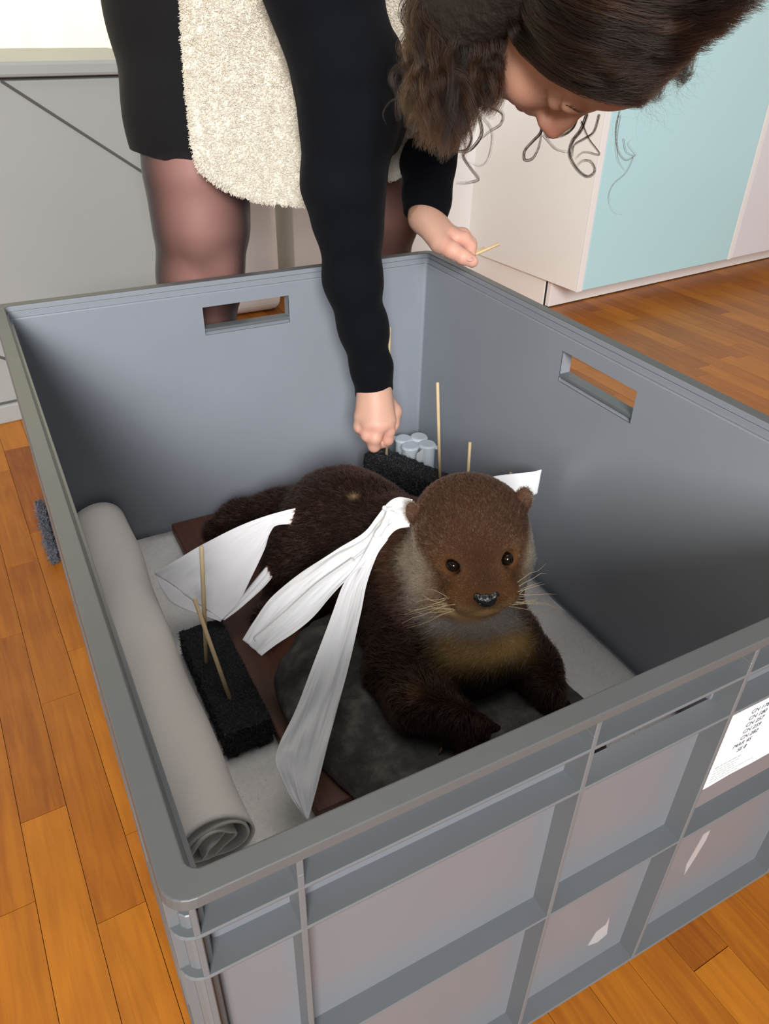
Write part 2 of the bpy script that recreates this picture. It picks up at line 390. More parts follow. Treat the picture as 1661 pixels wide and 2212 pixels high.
# window: frame, bright overcast pane behind, sheer folded curtain before it
wf = empty('window_1', (-0.55, YB, 0.62)); tag(wf, kind='structure')
bm = bmesh.new()
for lo_, hi_ in (((-1.7, YB+.02, .62), (-1.64, YB+.08, 2.35)), ((0.56, YB+.02, .62), (0.62, YB+.08, 2.35)), ((-1.7, YB+.02, .62), (0.62, YB+.08, .68)), ((-1.7, YB+.02, 2.29), (0.62, YB+.08, 2.35)), ((-.57, YB+.02, .62), (-.51, YB+.08, 2.35))): box(bm, lo_, hi_)
frombm('window_frame', bm, M_column, wf)
mp_, nt, b = newmat('bright_sky_pane'); b.inputs['Base Color'].default_value = (0.9, 0.9, 0.85, 1)
b.inputs['Emission Color'].default_value = (1.0, 0.94, 0.60, 1); b.inputs['Emission Strength'].default_value = 1.35
mesh('pane', [(-1.64, YB+.05, .68), (.56, YB+.05, .68), (.56, YB+.05, 2.29), (-1.64, YB+.05, 2.29)], [(0, 1, 2, 3)], mp_, wf)
mc, nt, b = newmat('sheer_curtain'); b.inputs['Base Color'].default_value = (0.88, 0.86, 0.78, 1); b.inputs['Roughness'].default_value = 0.9
tr = nt.nodes.new('ShaderNodeBsdfTranslucent'); tr.inputs[0].default_value = (0.95, 0.93, 0.82, 1)
tp = nt.nodes.new('ShaderNodeBsdfTransparent'); m1 = nt.nodes.new('ShaderNodeMixShader'); m2 = nt.nodes.new('ShaderNodeMixShader')
m1.inputs[0].default_value = 0.6; m2.inputs[0].default_value = 0.25
nt.links.new(b.outputs[0], m1.inputs[1]); nt.links.new(tr.outputs[0], m1.inputs[2]); nt.links.new(m1.outputs[0], m2.inputs[1]); nt.links.new(tp.outputs[0], m2.inputs[2])
nt.links.new(m2.outputs[0], nt.nodes['Material Output'].inputs[0])
xs = np.linspace(-1.7, 0.66, 240); V = []; Fq = []
for i, x in enumerate(xs):
    yy = YB-0.09+0.03*math.sin(x*38+1.5*math.sin(x*7))
    V += [(x, yy, 0.10), (x, yy*1.0, 2.45)]
    if i: Fq.append((2*i-2, 2*i, 2*i+1, 2*i-1))
cu = mesh('curtain', V, Fq, mc, None, True); tag(cu, 'sheer cream curtain hanging in folds before the bright window', 'curtain')
cl = bmesh.new(); box(cl, (0.595, 2.06, 0), (0.848, 2.32, 2.7)); o = frombm('trim_1', cl, M_column); bevel(o, 0.035, 6); tag(o, kind='structure')
tag(slab('trim_2', (0.925, 2.14, 0), (1.66, 2.61, 2.7), M_column, None, 0.004), kind='structure')

# ------------------------------------------------------------------ grey panelled case at the back left
gc = empty('panelled_case', (-0.1, 1.75, 0), math.radians(6)); tag(gc, 'tall grey panelled case with overhanging lid and diagonal groove, behind the standing person', 'case')
def cpart(name, lo_, hi_, m, bev=0.003):
    bm = bmesh.new(); box(bm, lo_, hi_); me = bpy.data.meshes.new(name); bm.to_mesh(me); bm.free()
    o = bpy.data.objects.new(name, me); COL.objects.link(o); me.materials.append(m); o.parent = gc
    if bev: bevel(o, bev)
    return o
FY = -0.15
cpart('body', (-0.62, FY, 0.045), (0.55, 0.28, 0.70), M_greypaint)
cpart('lid', (-0.63, FY-0.014, 0.706), (0.56, 0.29, 0.733), M_greypaint, 0.006)
cpart('lid_gap', (-0.615, FY+0.004, 0.700), (0.545, 0.275, 0.706), M_greyline, 0)
cpart('base_board', (-0.625, FY-0.010, 0.0), (0.555, 0.285, 0.045), M_greypaint, 0.004)
cpart('base_groove', (-0.62, FY-0.002, 0.045), (0.55, FY+.01, 0.050), M_greyline, 0)
ci = (Matrix.Translation((-0.1, 1.75, 0)) @ Matrix.Rotation(math.radians(6), 4, 'Z')).inverted()
def onface(u, v):
    a = ci @ Vector(CAM); b_ = ci.to_3x3() @ Vector(ray(u, v)); t = (FY-a.y)/b_.y; return a+b_*t
for (ua, va), (ub, vb) in (((2, 175), (330, 386)), ((-120, 735), (16, 776))):
    a, b_ = onface(ua, va), onface(ub, vb); bm = bmesh.new(); tube(bm, [(a.x, FY, a.z), (b_.x, FY, b_.z)], 0.0035, 6)
    me = bpy.data.meshes.new('groove'); bm.to_mesh(me); bm.free(); me.materials.append(M_greyline)
    o = bpy.data.objects.new('groove', me); COL.objects.link(o); o.parent = gc

# ------------------------------------------------------------------ low cabinet with aqua door
CR = math.radians(5.2)
kb = empty('cabinet', (1.655, 1.590, 0), CR); tag(kb, 'white low cabinet with pale aqua door on a recessed white plinth', 'cabinet')
def kpart(name, lo_, hi_, m, bev=0.0015, par=None):
    bm = bmesh.new(); box(bm, lo_, hi_); me = bpy.data.meshes.new(name); bm.to_mesh(me); bm.free()
    o = bpy.data.objects.new(name, me); COL.objects.link(o); me.materials.append(m); o.parent = par or kb
    if bev: bevel(o, bev)
    return o
kpart('side_panel', (0, 0.0, 0.092), (0.022, 0.80, 1.5), M_side)
kpart('carcass', (0.022, 0.02, 0.092), (1.9, 0.80, 1.5), M_white)
kpart('edge_strip', (0.0, -0.004, 0.092), (0.024, 0.002, 1.5), M_white, 0.001)
kpart('door', (0.026, -0.004, 0.094), (0.755, 0.018, 1.49), M_aqua)
kpart('edge_strip', (0.758, -0.004, 0.092), (0.778, 0.018, 1.5), M_white, 0.001)
kpart('door', (0.781, -0.004, 0.094), (1.50, 0.018, 1.49), M_lilac)
kpart('plinth', (0.018, 0.126, 0.004), (1.9, 0.145, 0.092), M_white)
kpart('plinth_side', (0.012, 0.150, 0.0), (0.030, 0.80, 0.092), M_side)
kpart('plinth_gap', (0.016, 0.144, 0.0), (0.028, 0.152, 0.092), M_dark, 0)
kpart('floor_gap', (0.02, 0.130, 0.0), (1.9, 0.145, 0.004), M_dark, 0)

# ------------------------------------------------------------------ the big grey crate
CW, CDp, CH = 0.7481, 1.0, 0.4650
Z1, Z2, Z3 = 0.4296, 0.3855, 0.2171
crate = empty('crate', (CW/2, CDp/2, 0))
tag(crate, 'big open grey plastic crate with ribbed walls and slot handles, holding the otter', 'crate')
def rr(off, rad, z, seg=6):
    x0, y0, x1, y1 = off, off, CW-off, CDp-off; pts = []
    for cx, cy, a0 in ((x1-rad, y0+rad, -90), (x1-rad, y1-rad, 0), (x0+rad, y1-rad, 90), (x0+rad, y0+rad, 180)):
        for k in range(seg+1):
            a = math.radians(a0+90*k/seg); pts.append((cx+rad*math.cos(a), cy+rad*math.sin(a), z))
    return pts
def loops(bm, prof, closed=True, cap0=False, cap1=False):
    R = [[bm.verts.new(p) for p in rr(*q)] for q in prof]; n = len(R[0])
    for i in range(len(R) if closed else len(R)-1):
        a, b_ = R[i], R[(i+1) % len(R)]
        for k in range(n): bm.faces.new((a[k], a[(k+1) % n], b_[(k+1) % n], b_[k]))
    if cap0: bm.faces.new(R[0])
    if cap1: bm.faces.new(R[-1])
WI, WO = 0.0225, 0.0190      # inner and outer face of the thin wall
bm = bmesh.new()
loops(bm, [(WO, .007, 0.002), (WO, .007, 0.448), (WI-.0005, .006, 0.448), (WI, .005, 0.446), (WI, .004, 0.010)], False, True, True)
shell = frombm('shell', bm, M_crate_panel, crate)
# slot handles through all four walls
HZ0, HZ1 = 0.3775, 0.4250
HX = (0.3045, 0.4545); HF_ = (0.2890, 0.4290); HY = (0.4260, 0.5820)
cut = bmesh.new()
box(cut, (HF_[0], -0.1, HZ0), (HF_[1], 0.1, HZ1)); box(cut, (HX[0], .9, HZ0), (HX[1], 1.1, HZ1))
box(cut, (-0.1, HY[0], HZ0), (0.1, HY[1], HZ1)); box(cut, (.65, HY[0], HZ0), (.85, HY[1], HZ1))
cme = bpy.data.meshes.new('tmp'); cut.to_mesh(cme); cut.free(); co = bpy.data.objects.new('tmp', cme); COL.objects.link(co)
md = shell.modifiers.new('b', 'BOOLEAN'); md.object = co; md.operation = 'DIFFERENCE'; md.solver = 'EXACT'
dg = bpy.context.evaluated_depsgraph_get(); nm = bpy.data.meshes.new_from_object(shell.evaluated_get(dg))
shell.modifiers.clear(); shell.data = nm; bpy.data.objects.remove(co)
# inside lining of the crate has the plain plastic colour, outside panels are the translucent ones
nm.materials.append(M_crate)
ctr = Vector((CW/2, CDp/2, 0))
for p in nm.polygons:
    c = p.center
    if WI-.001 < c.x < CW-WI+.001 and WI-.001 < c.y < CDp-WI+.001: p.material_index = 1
for nme, ax, q0, q1 in (('back', 0, CDp-WO-.001, CDp-.001), ('left', 1, 0.001, WO+.001), ('right', 1, CW-WO-.001, CW-.001)):
    bm = bmesh.new(); h0, h1 = HX if ax == 0 else HY; t = 0.004
    for (a0, a1, b0, b1) in ((h0-t, h1+t, HZ0-t, HZ0), (h0-t, h1+t, HZ1, HZ1+t), (h0-t, h0, HZ0, HZ1), (h1, h1+t, HZ0, HZ1)):
        box(bm, (a0, q0, b0) if ax == 0 else (q0, a0, b0), (a1, q1, b1) if ax == 0 else (q1, a1, b1))
    # sill sloping up from the inner face to the rib outside
    inn = q1 if q0 < .1 else q0; out = q0 if q0 < .1 else q1
    for (a, b_, c) in (((inn, HZ0), (out, Z2+.0015), (out, HZ0)),):
        w = [[bm.verts.new((h, p[0], p[1]) if ax == 0 else (p[0], h, p[1])) for p in (a, b_, c)] for h in (h0, h1)]
        bm.faces.new(w[0]); bm.faces.new(w[1][::-1])
        for k in range(3): bm.faces.new((w[0][k], w[0][(k+1) % 3], w[1][(k+1) % 3], w[1][k]))
    frombm('handle_frame', bm, M_crate, crate)
bm = bmesh.new()
loops(bm, [(0.0, .016, .457), (0.0007, .016, .4645), (.0015, .016, CH), (.0158, .0085, CH), (.0168, .008, .4642), (.0172, .008, .4475), (WI, .005, .4455), (WI-.0002, .005, .4440), (WO, .007, .4440), (WO, .007, .457)])
rim = bevel(frombm('rim', bm, M_crate_rim_shaded, crate), 0.0008, 2); rim.data.materials.append(M_crate)
for p in rim.data.polygons:
    if p.normal.z < .7 and min(p.center.x, p.center.y, CW-p.center.x, CDp-p.center.y) > .012: p.material_index = 1  # inner sides get plain plastic; top and outer lip keep the painted shade
for z in (Z1, Z2, Z3):
    bm = bmesh.new(); hh = 0.0019
    loops(bm, [(.0006, .014, z-hh), (.0, .014, z), (.0006, .014, z+hh), (WO+.001, .006, z+hh), (WO+.001, .006, z-hh)]); frombm('rib', bm, M_crate_rib_shaded, crate)
bm = bmesh.new(); loops(bm, [(.0006, .014, 0.0), (.0, .014, .003), (.0006, .014, .006), (WO+.001, .006, .006), (WO+.001, .006, 0.0)]); frombm('bottom_flange', bm, M_crate_rib_shaded, crate)
def vrib(x=None, y=None, side=0, th=0.0021, z0=0.004):
    bm = bmesh.new()
    for q1, z1 in ((WO+.001, .4435), (.0152, .4576)):
        if side == 0: box(bm, (x-th, 0.0002, z0), (x+th, q1, z1))
        if side == 1: box(bm, (x-th, CDp-q1, z0), (x+th, CDp-.0002, z1))
        if side == 2: box(bm, (0.0002, y-th, z0), (q1, y+th, z1))
        if side == 3: box(bm, (CW-q1, y-th, z0), (CW-.0002, y+th, z1))
        z0 = .4435
    bevel(frombm('rib', bm, M_crate_rib_shaded, crate), 0.0006, 1)
for x in (0.0725, 0.2840, 0.4342, 0.6457):
    vrib(x=x, side=0)
for x in (0.0996, 0.3018, 0.4572, 0.6756): vrib(x=x, side=1)
for y in (0.0725, 0.2, 0.42, 0.588, 0.80, 0.9275):
    vrib(y=y, side=2); vrib(y=y, side=3)
for cx, sx in ((0.0, 1), (CW, -1)):
    for cy, sy in ((0.0, 1), (CDp, -1)):
        bm = bmesh.new()
        for q0, q1, w0, w1 in ((.0115, .0152, .0006, .0152), (.0006, .0152, .0115, .0152)):
            box(bm, (min(cx+sx*q0, cx+sx*q1), min(cy+sy*w0, cy+sy*w1), .004), (max(cx+sx*q0, cx+sx*q1), max(cy+sy*w0, cy+sy*w1), .4575))
        tube(bm, [(cx+sx*.013, cy+sy*.013, .004), (cx+sx*.013, cy+sy*.013, .4435)], .0072, 12)
        bevel(frombm('corner_post', bm, M_crate_rib_shaded, crate), 0.0006, 1)
# plate that carries the label, and the paper label with its list
bm = bmesh.new(); box(bm, (0.4363, 0.0012, 0.262), (0.6436, 0.0052, 0.3836)); frombm('label_plate', bm, M_crate_panel, crate)
bm = bmesh.new(); box(bm, (0.4363, 0.0052, 0.258), (0.6436, 0.0200, 0.262)); frombm('rib', bm, M_crate_rib_shaded, crate)
LP = [(0.4366, 0.2893), (0.4440, 0.2890), (0.4700, 0.2908), (0.4950, 0.2898), (0.52, 0.2903), (0.600, 0.2900), (0.600, 0.3832), (0.439, 0.3834), (0.4366, 0.382)]
V = [(x, 0.0009, z) for x, z in LP]+[(x, 0.0014, z) for x, z in LP]; n = len(LP)
lab = mesh('label', V, [tuple(range(n)), tuple(range(2*n-1, n-1, -1))]+[(i, i+n, (i+1) % n+n, (i+1) % n) for i in range(n)], M_label, crate); lab['label'] = 'white paper label listing number codes'
def text(body, x, z, size, m, align='CENTER', shear=0.25):
    cu_ = bpy.data.curves.new('lettering', 'FONT'); cu_.body = body; cu_.size = size; cu_.align_x = align; cu_.shear = shear; cu_.extrude = 0.0001
    o = bpy.data.objects.new('tmp', cu_); COL.objects.link(o); dg_ = bpy.context.evaluated_depsgraph_get()
    me = bpy.data.meshes.new_from_object(o.evaluated_get(dg_)); bpy.data.objects.remove(o); me.name = 'lettering'
    o = bpy.data.objects.new('lettering', me); COL.objects.link(o); me.materials.clear(); me.materials.append(m); o.parent = lab
    o.location = (x, 0.0007, z); o.rotation_euler = (math.pi/2, 0, 0); return o
for i, s_ in enumerate(('CN 178', 'CN 180', 'CN 257', 'CN 259', 'CN 282', 'MAR 45', 'SE 8')):
    text(s_, (.4722, .4722, .4722, .4722, .4722, .4672, .4697)[i], 0.3722-i*0.0081, 0.0066, M_ink)
bm = bmesh.new()
for r in range(6):                       # unreadably small print: rows of word-long dashes
    x = 0.4418; z = 0.3140-r*0.0038
    end = (0.4740, 0.4735, 0.4700, 0.4700, 0.4950, 0.4766)[r]
    while x < end:
        wd = 0.002+0.004*rng.random(); box(bm, (x, 0.0006, z), (min(x+wd, end), 0.0009, z+(0.0013 if r == 0 else 0.0008))); x += wd+0.0012
frombm('small_print', bm, M_inkpale, lab)

# scraps of clear tape left on two lower panels
M_tape = mat('clear_tape_scrap', (.42, .42, .44), .18, .6)
for pl_ in (((1316, 1983), (1309, 1998), (1288, 2014), (1270, 2043), (1290, 2036), (1311, 2018)), ((1534, 1794), (1520, 1803), (1505, 1830), (1483, 1868), (1478, 1890), (1496, 1862), (1525, 1815))):
    q = [P(u, v, y=.0187) for u, v in pl_]; n = len(q)
    o = mesh('tape_scrap', [(a[0], .0187, a[2]) for a in q]+[(a[0], .0192, a[2]) for a in q], [tuple(range(n)), tuple(range(2*n-1, n-1, -1))]+[(i, i+n, (i+1) % n+n, (i+1) % n) for i in range(n)], M_tape, crate)

# ------------------------------------------------------------------ packing inside the crate
FZ = 0.0105
def grid_block(name, lo_, hi_, mtx, m, parent, amp, f, n=0.006, fuzz=0):
    """a soft block: subdivided box with an uneven skin"""
    bm = bmesh.new(); box(bm, lo_, hi_)
    d = np.array(hi_)-np.array(lo_)
    cuts = int(max(3, min(60, d.max()/n)))
    bmesh.ops.subdivide_edges(bm, edges=bm.edges[:], cuts=cuts, use_grid_fill=True)
    bm.verts.ensure_lookup_table(); co_ = np.array([v.co[:] for v in bm.verts])
    bm.normal_update(); nn = np.array([v.normal[:] for v in bm.verts])
    dsp = amp*2*vnoise(co_+3.1, f)+amp*1.2*vnoise(co_+1.3, f*2.7)
    for v, c, d_, q in zip(bm.verts, co_, dsp, nn): v.co = Vector(c+q*d_)
    if mtx is not None: bm.transform(mtx)
    return frombm(name, bm, m, parent, True)
pad = grid_block('felt_pad', (WI+.002, WI+.002, FZ), (0.716, 0.970, FZ+.0065), None, M_pad, None, .0006, 60, n=.02)
tag(pad, 'white felt pad covering the bottom of the crate', 'pad')
PZ = FZ+.0075
bd = empty('base_board', (0.378, 0.62, PZ)); tag(bd, 'dark stained wooden board under the rock and the otter', 'board')
bm = bmesh.new(); box(bm, (0.196, 0.292, PZ), (0.560, 0.963, PZ+.020)); bevel(frombm('board', bm, M_board, bd), 0.003, 2)
BZ = PZ+.020

# rock
f = Field((0.17, 0.13, 0.02), (0.62, 0.64, 0.15), 0.004)
f.ell((0.40, 0.38, 0.045), (0.185, 0.20, 0.068), k=.02); f.ell((0.33, 0.44, 0.045), (0.11, 0.13, 0.055), k=.03); f.ell((0.48, 0.26, 0.05), (0.10, 0.10, 0.060), k=.03); f.ell((0.37, 0.25, .04), (.13, .09, .055), k=.03)
f.noise(.012, 14); f.noise(.004, 45); f.plane((0, 0, BZ+.0005), (0, 0, -1))
m_rock, nt, b = newmat('dark_grey_stone'); tc = nt.nodes.new('ShaderNodeTexCoord')
n1 = nt.nodes.new('ShaderNodeTexNoise'); n1.inputs['Scale'].default_value = 34; n1.inputs['Detail'].default_value = 10; n1.inputs['Roughness'].default_value = .68; nt.links.new(tc.outputs['Object'], n1.inputs[0])
cr = nt.nodes.new('ShaderNodeValToRGB'); e = cr.color_ramp.elements
e[0].position = .34; e[0].color = (.03, .032, .03, 1); e[1].position = .72; e[1].color = (.16, .145, .13, 1); e.new(.5).color = (.062, .058, .054, 1)
nt.links.new(n1.outputs[0], cr.inputs[0]); nt.links.new(cr.outputs[0], b.inputs['Base Color']); b.inputs['Roughness'].default_value = .8
bp = nt.nodes.new('ShaderNodeBump'); bp.inputs['Strength'].default_value = .6; bp.inputs['Distance'].default_value = .006; nt.links.new(n1.outputs[0], bp.inputs['Height']); nt.links.new(bp.outputs[0], b.inputs['Normal'])
V, Q = f.net(); rock = fromnp('rock', V, Q, m_rock); tag(rock, 'mottled dark grey boulder on the wooden board, under the otter', 'rock')

# rolled white sheet along the left wall: spiral section, wound loosely, near end crumpled
def roll():
    nt_, turns = 150, 3.3; sec = []
    for i in range(nt_):
        a = i/(nt_-1)*turns*2*math.pi; r = 0.0475-0.0325*(i/(nt_-1)); sec.append((r*math.cos(-a+2.6), r*math.sin(-a+2.6)))
    ys = np.concatenate([np.linspace(0.285, 0.36, 14), np.linspace(0.375, 0.965, 26)])
    bm = bmesh.new(); prev = None
    for y in ys:
        t = max(0, 1-(y-0.285)/0.10); far = sstep(.88, .965, y); row = []
        cx = 0.0725+0.004*math.sin(y*9); 
        for i, (x, z) in enumerate(sec):
            a = i/(nt_-1); w_ = t*a*(0.016*math.sin(i*.21+1)+.010*math.sin(i*.47))
            sq = 1+w_*13; rb = 1+0.03*math.sin(y*14+i*.05)+0.03*math.sin(y*31+3*math.atan2(z, x))
            row.append(bm.verts.new((cx+x*sq*rb, y-0.010*t*math.sin(i*.15)*a, max(PZ+.002+.049+z*sq*rb*0.98, PZ+.001+.002*a))))
        if prev:
            for k in range(nt_-1): bm.faces.new((prev[k], prev[k+1], row[k+1], row[k]))
        prev = row
    return bm
rl = empty('sheet_roll', (0.073, 0.62, PZ)); tag(rl, 'long roll of white nonwoven sheet lying against the left crate wall', 'roll')
o = frombm('rolled_sheet', roll(), M_roll, rl, True)
sm = o.modifiers.new('thick', 'SOLIDIFY'); sm.thickness = .0028; sm.offset = 0
# loose flap at the near end
def sheet(A, B, nu=40, nv=10, wr=0.0, wf=60, sag=None, seed=0.0, folds=0.0):
    a = spline(A, nu); b_ = spline(B, nu); t = np.linspace(0, 1, nv)[None, :, None]
    G = a[:, None, :]*(1-t)+b_[:, None, :]*t
    d1 = np.gradient(G, axis=0); d2 = np.gradient(G, axis=1); N = np.cross(d1, d2); N /= np.maximum(np.linalg.norm(N, axis=2), 1e-9)[..., None]
    S = np.stack([np.linspace(0, 1, nu)[:, None]*np.ones((1, nv))*np.linalg.norm(a[-1]-a[0]), np.ones((nu, 1))*np.linspace(0, 1, nv)[None]*np.linalg.norm(b_[nu//2]-a[nu//2]), np.full((nu, nv), seed)], 2)
    if wr: G = G+N*(wr*(1.4*vnoise(S*[.7, 1.6, 1]+5, wf)+0.7*vnoise(S*[.35, 2.6, 1]+2, wf*2.2)+.30*vnoise(S*[.18, 5.5, 1]+9, wf*2.2)))[..., None]
    if folds: G = G+N*(folds*np.sin(t[..., 0]*math.pi*5+2.0*S[..., 0]*12))[..., None]
    idx = np.arange(nu*nv).reshape(nu, nv)
    Q = np.stack([idx[:-1, :-1], idx[1:, :-1], idx[1:, 1:], idx[:-1, 1:]], -1).reshape(-1, 4)
    return G.reshape(-1, 3), Q
def paper(name, A, B, parent, m=None, th=.0005, **k):
    V, Q = sheet(A, B, **k); o = fromnp(name, V, Q, m or M_paper, parent, True)
    s_ = o.modifiers.new('thick', 'SOLIDIFY'); s_.thickness = th; s_.offset = 0; return o
paper('loose_flap', [P(392, 1745, z=.100), P(380, 1800, z=.080), P(398, 1795, z=.068)], [P(425, 1722, z=.108), P(434, 1762, z=.088), P(434, 1768, z=.078)], rl, M_roll, th=.002, nu=14, nv=8, wr=.002)

# black foam blocks
fb1 = grid_block('foam_block', (0.1285, 0.428, PZ+.002), (0.1915, 0.645, PZ+.046), None, M_foam, None, .0018, 150, n=.004)
tag(fb1, 'black open foam block between the white roll and the wooden board', 'foam')
ang = math.atan2(-.152, .0664); A0 = P(788, 983, z=.130)
T = Matrix.Translation((A0[0], A0[1], 0)) @ Matrix.Rotation(ang, 4, 'Z')
fb2 = grid_block('foam_block', (-.004, 0.002, PZ+.001), (0.30, 0.048, .129), T, M_foam, None, .0020, 150, n=.004)
tag(fb2, 'black open foam block standing upright behind the otter by the right wall', 'foam')
fb3 = grid_block('foam_block', (-0.0155, 0.985, 0.001), (-0.0035, 1.160, 0.032), None, mat('grey_speckled_foam', (.075, .08, .095), .9, .2, bump=(200, 1, .006), vary=(220, .8)), None, .0025, 120, n=.006)
tag(fb3, 'small grey speckled foam piece lying on the parquet left of the crate', 'foam')
def fuzz(o, n, L, col, parent, m):
    me = o.data; V = np.array([v.co[:] for v in me.vertices]); Q = np.array([list(p.vertices) for p in me.polygons if len(p.vertices) == 4])
    p, nn = scatter(V, Q, n); d = rng.normal(0, 1, (n, 3)); d = nn*.6+d*.6
    t = np.linspace(0, 1, 3)[None, :, None]; bend = rng.normal(0, .5, (n, 1, 3))
    pts = p[:, None, :]+L*(d[:, None, :]*t+bend*t*t)
    c = np.array(col)[None]*(0.4+1.2*rng.random((n, 1)))
    return strands('fibre', pts, np.array([.00034, .00030, .00018]), c, m, parent)
M_foamfib = mat_tint('black_foam_fibre', .55, .4)
fuzz(fb1, 9000, .0019, (.05, .052, .058), fb1, M_foamfib); fuzz(fb2, 15000, .0020, (.07, .076, .085), fb2, M_foamfib)
fuzz(fb3, 1500, .004, (.10, .11, .14), fb3, M_foamfib)
fuzz(pad, 5000, .0020, (.88, .86, .86), pad, M_fleecehair)

# bamboo skewers
def skewer(a, b_, label, r=.0029):
    a = np.array(a); b_ = np.array(b_); bm = bmesh.new()
    tube(bm, [Vector(a), Vector(a*.5+b_*.5), Vector(b_-(b_-a)*.004), Vector(b_)], [r, r, r, r*.75], 10)
    o = frombm('skewer', bm, M_stick, None, True); tag(o, label, 'skewer', 'bamboo skewers'); return o
def ext(a, b_, k): return np.array(a)+(np.array(a)-np.array(b_))*k
b1 = P(446, 1432, z=.063); t1 = P(435, 1180, y=b1[1]+.01); skewer(ext(b1, t1, .08), t1, 'taller upright bamboo skewer in the black foam beside the white roll')
b2 = P(497, 1510, z=.063); t2 = P(420, 1294, y=b2[1]+.075); skewer(ext(b2, t2, .08), t2, 'leaning bamboo skewer crossing the upright one in the left foam block')
b3 = P(950, 1032, z=.128); t3 = P(945, 826, y=b3[1]+.0); skewer(ext(b3, t3, .12), t3, 'tallest bamboo skewer in the rear foam block, behind the otter head')
b4 = P(1010, 1040, z=.128); t4 = P(1015, 955, y=b4[1]+.01); skewer(ext(b4, t4, .3), t4, 'short bamboo skewer behind the otter head, right of the tallest one')
b5 = P(1103, 1066, z=.13); t5 = P(1103, 1021, y=b5[1]+.0); skewer(ext(b5, t5, .3), t5, 'stub of bamboo skewer behind the white strap end at the right wall')
b6 = P(835, 983, z=.128); t6 = P(841, 706, y=b6[1]+.002); skewer(ext(b6, t6, .06), t6, 'bamboo skewer gripped in the hand inside the crate')

# translucent four-cup jar behind the rear foam block
jr = empty('pill_jars', (0.655, 0.845, 0.02)); tag(jr, 'cluster of four frosted plastic cups with round snap lids behind the rear foam', 'jar')
JZ = 0.132
for k, (u, v) in enumerate(((872, 946), (905, 942), (886, 962), (923, 958))):
    c = P(u, v, z=JZ); bm = bmesh.new(); tube(bm, [(c[0], c[1], PZ+.002), (c[0], c[1], JZ-.006)], .0155, 20); frombm('cup', bm, M_jar, jr, False)
    bm = bmesh.new(); tube(bm, [(c[0], c[1], JZ-.006), (c[0], c[1], JZ-.003), (c[0], c[1], JZ), (c[0], c[1], JZ+.0006)], [.0175, .0178, .0155, .013], 20); o = frombm('lid', bm, M_jar, jr)
    tb = c+(np.array(c)-P(897, 952, z=JZ))*.75; bm = bmesh.new(); box(bm, (tb[0]-.004, tb[1]-.004, JZ-.006), (tb[0]+.004, tb[1]+.004, JZ-.003)); frombm('tab', bm, M_jar, o)
c = P(897, 952, z=JZ); bm = bmesh.new(); box(bm, (c[0]-.012, c[1]-.014, JZ-.0055), (c[0]+.012, c[1]+.014, JZ-.0035)); frombm('lid_web', bm, M_jar, jr)
c = P(905, 985, z=.12); bm = bmesh.new(); box(bm, (-.012, -.0003, -.012), (.012, .0003, .012), Matrix.Translation((c[0], c[1]-.003, c[2])) @ Matrix.Rotation(.5, 4, 'Z')); frombm('sticker', bm, M_jarlabel, jr)

# ------------------------------------------------------------------ the mounted otter
a_ = np.array([-.591, -.806, 0]); b_ = np.array([.806, -.591, 0]); up = np.array([0, 0, 1.])
def rotpair(p, q, deg): c, s_ = math.cos(math.radians(deg)), math.sin(math.radians(deg)); return p*c+q*s_, q*c-p*s_
OF, OX = rotpair(a_, b_, 13); OF, OU = rotpair(OF, up, -2); OX, OU = rotpair(OX, OU, 6.5)
OH = P(1018, 1152, d=.965)
OR = np.array([OX, OF, OU])
def oh(x, f_, u): return OH+x*OX+f_*OF+u*OU
f = Field((0.22, 0.13, 0.03), (0.66, 0.93, 0.375), 0.0026)
hp = []                                       # head: skull, cheeks, muzzle
f.ell(oh(0, -.012, 0.004), (.071, .080, .057), OR); f.ell(oh(0, .022, -.004), (.058, .055, .048), OR, .02)
for s_ in (-1, 1):
    f.ell(oh(s_*.034, .006, -.034), (.039, .052, .040), OR, .02)
    f.ell(oh(s_*.041, -.004, -.050), (.031, .038, .034), OR, .02)
    f.ell(oh(s_*.020, .074, -.034), (.0265, .027, .0185), OR, .014)
    f.ell(oh(s_*.030, .044, .018), (.012, .012, .008), OR, .012)
f.ell(oh(0, .068, -.018), (.030, .036, .024), OR, .016)
f.ell(oh(0, .094, -.021), (.016, .012, .012), OR, .01)
f.ell(oh(0, .062, -.048), (.038, .036, .0105), OR, .008); f.chain([oh(-.030, .068, -.0495), oh(-.014, .084, -.0500), oh(0, .090, -.0485), oh(.014, .084, -.0500), oh(.030, .068, -.0495)], [.004, .005, .0048, .005, .004], .005)
for s_ in (-1, 1):
    f.ell(oh(s_*.0328, .0635, .0050), (.0112, .0115, .0105), OR, .005, True)
    f.ell(oh(s_*.0725, -.022, .028), (.0095, .0065, .017), OR, .006); f.ell(oh(s_*.0755, -.0145, .027), (.0065, .006, .011), OR, .003, True)
neck = P(935, 1285, d=1.055); chest = P(950, 1375, d=1.045); mid = P(855, 1225, d=1.14); rump = P(752, 1170, d=1.235); rump2 = P(735, 1140, d=1.27)
f.chain([oh(0, -.03, -.03), oh(-.01, -.055, -.085), chest], [.070, .088, .098], .03)
f.ell(P(1035, 1385, d=.985), (.068, .060, .055), OR, .04)             # throat and breast
f.chain([chest, mid, rump, rump2], [.094, .096, .108, .100], .04)
f.ell(P(650, 1240, d=1.20), (.060, .075, .075), None, .03)            # near thigh
f.chain([P(640, 1275, d=1.20), P(600, 1320, d=1.17), P(570, 1335, d=1.12)], [.045, .026, .020], .015)
tail = [P(690, 1115, d=1.30), P(600, 1115, d=1.33), P(520, 1122, d=1.35), P(470, 1150, d=1.32)]
f.chain(tail, [.062, .046, .033, .024], .02)
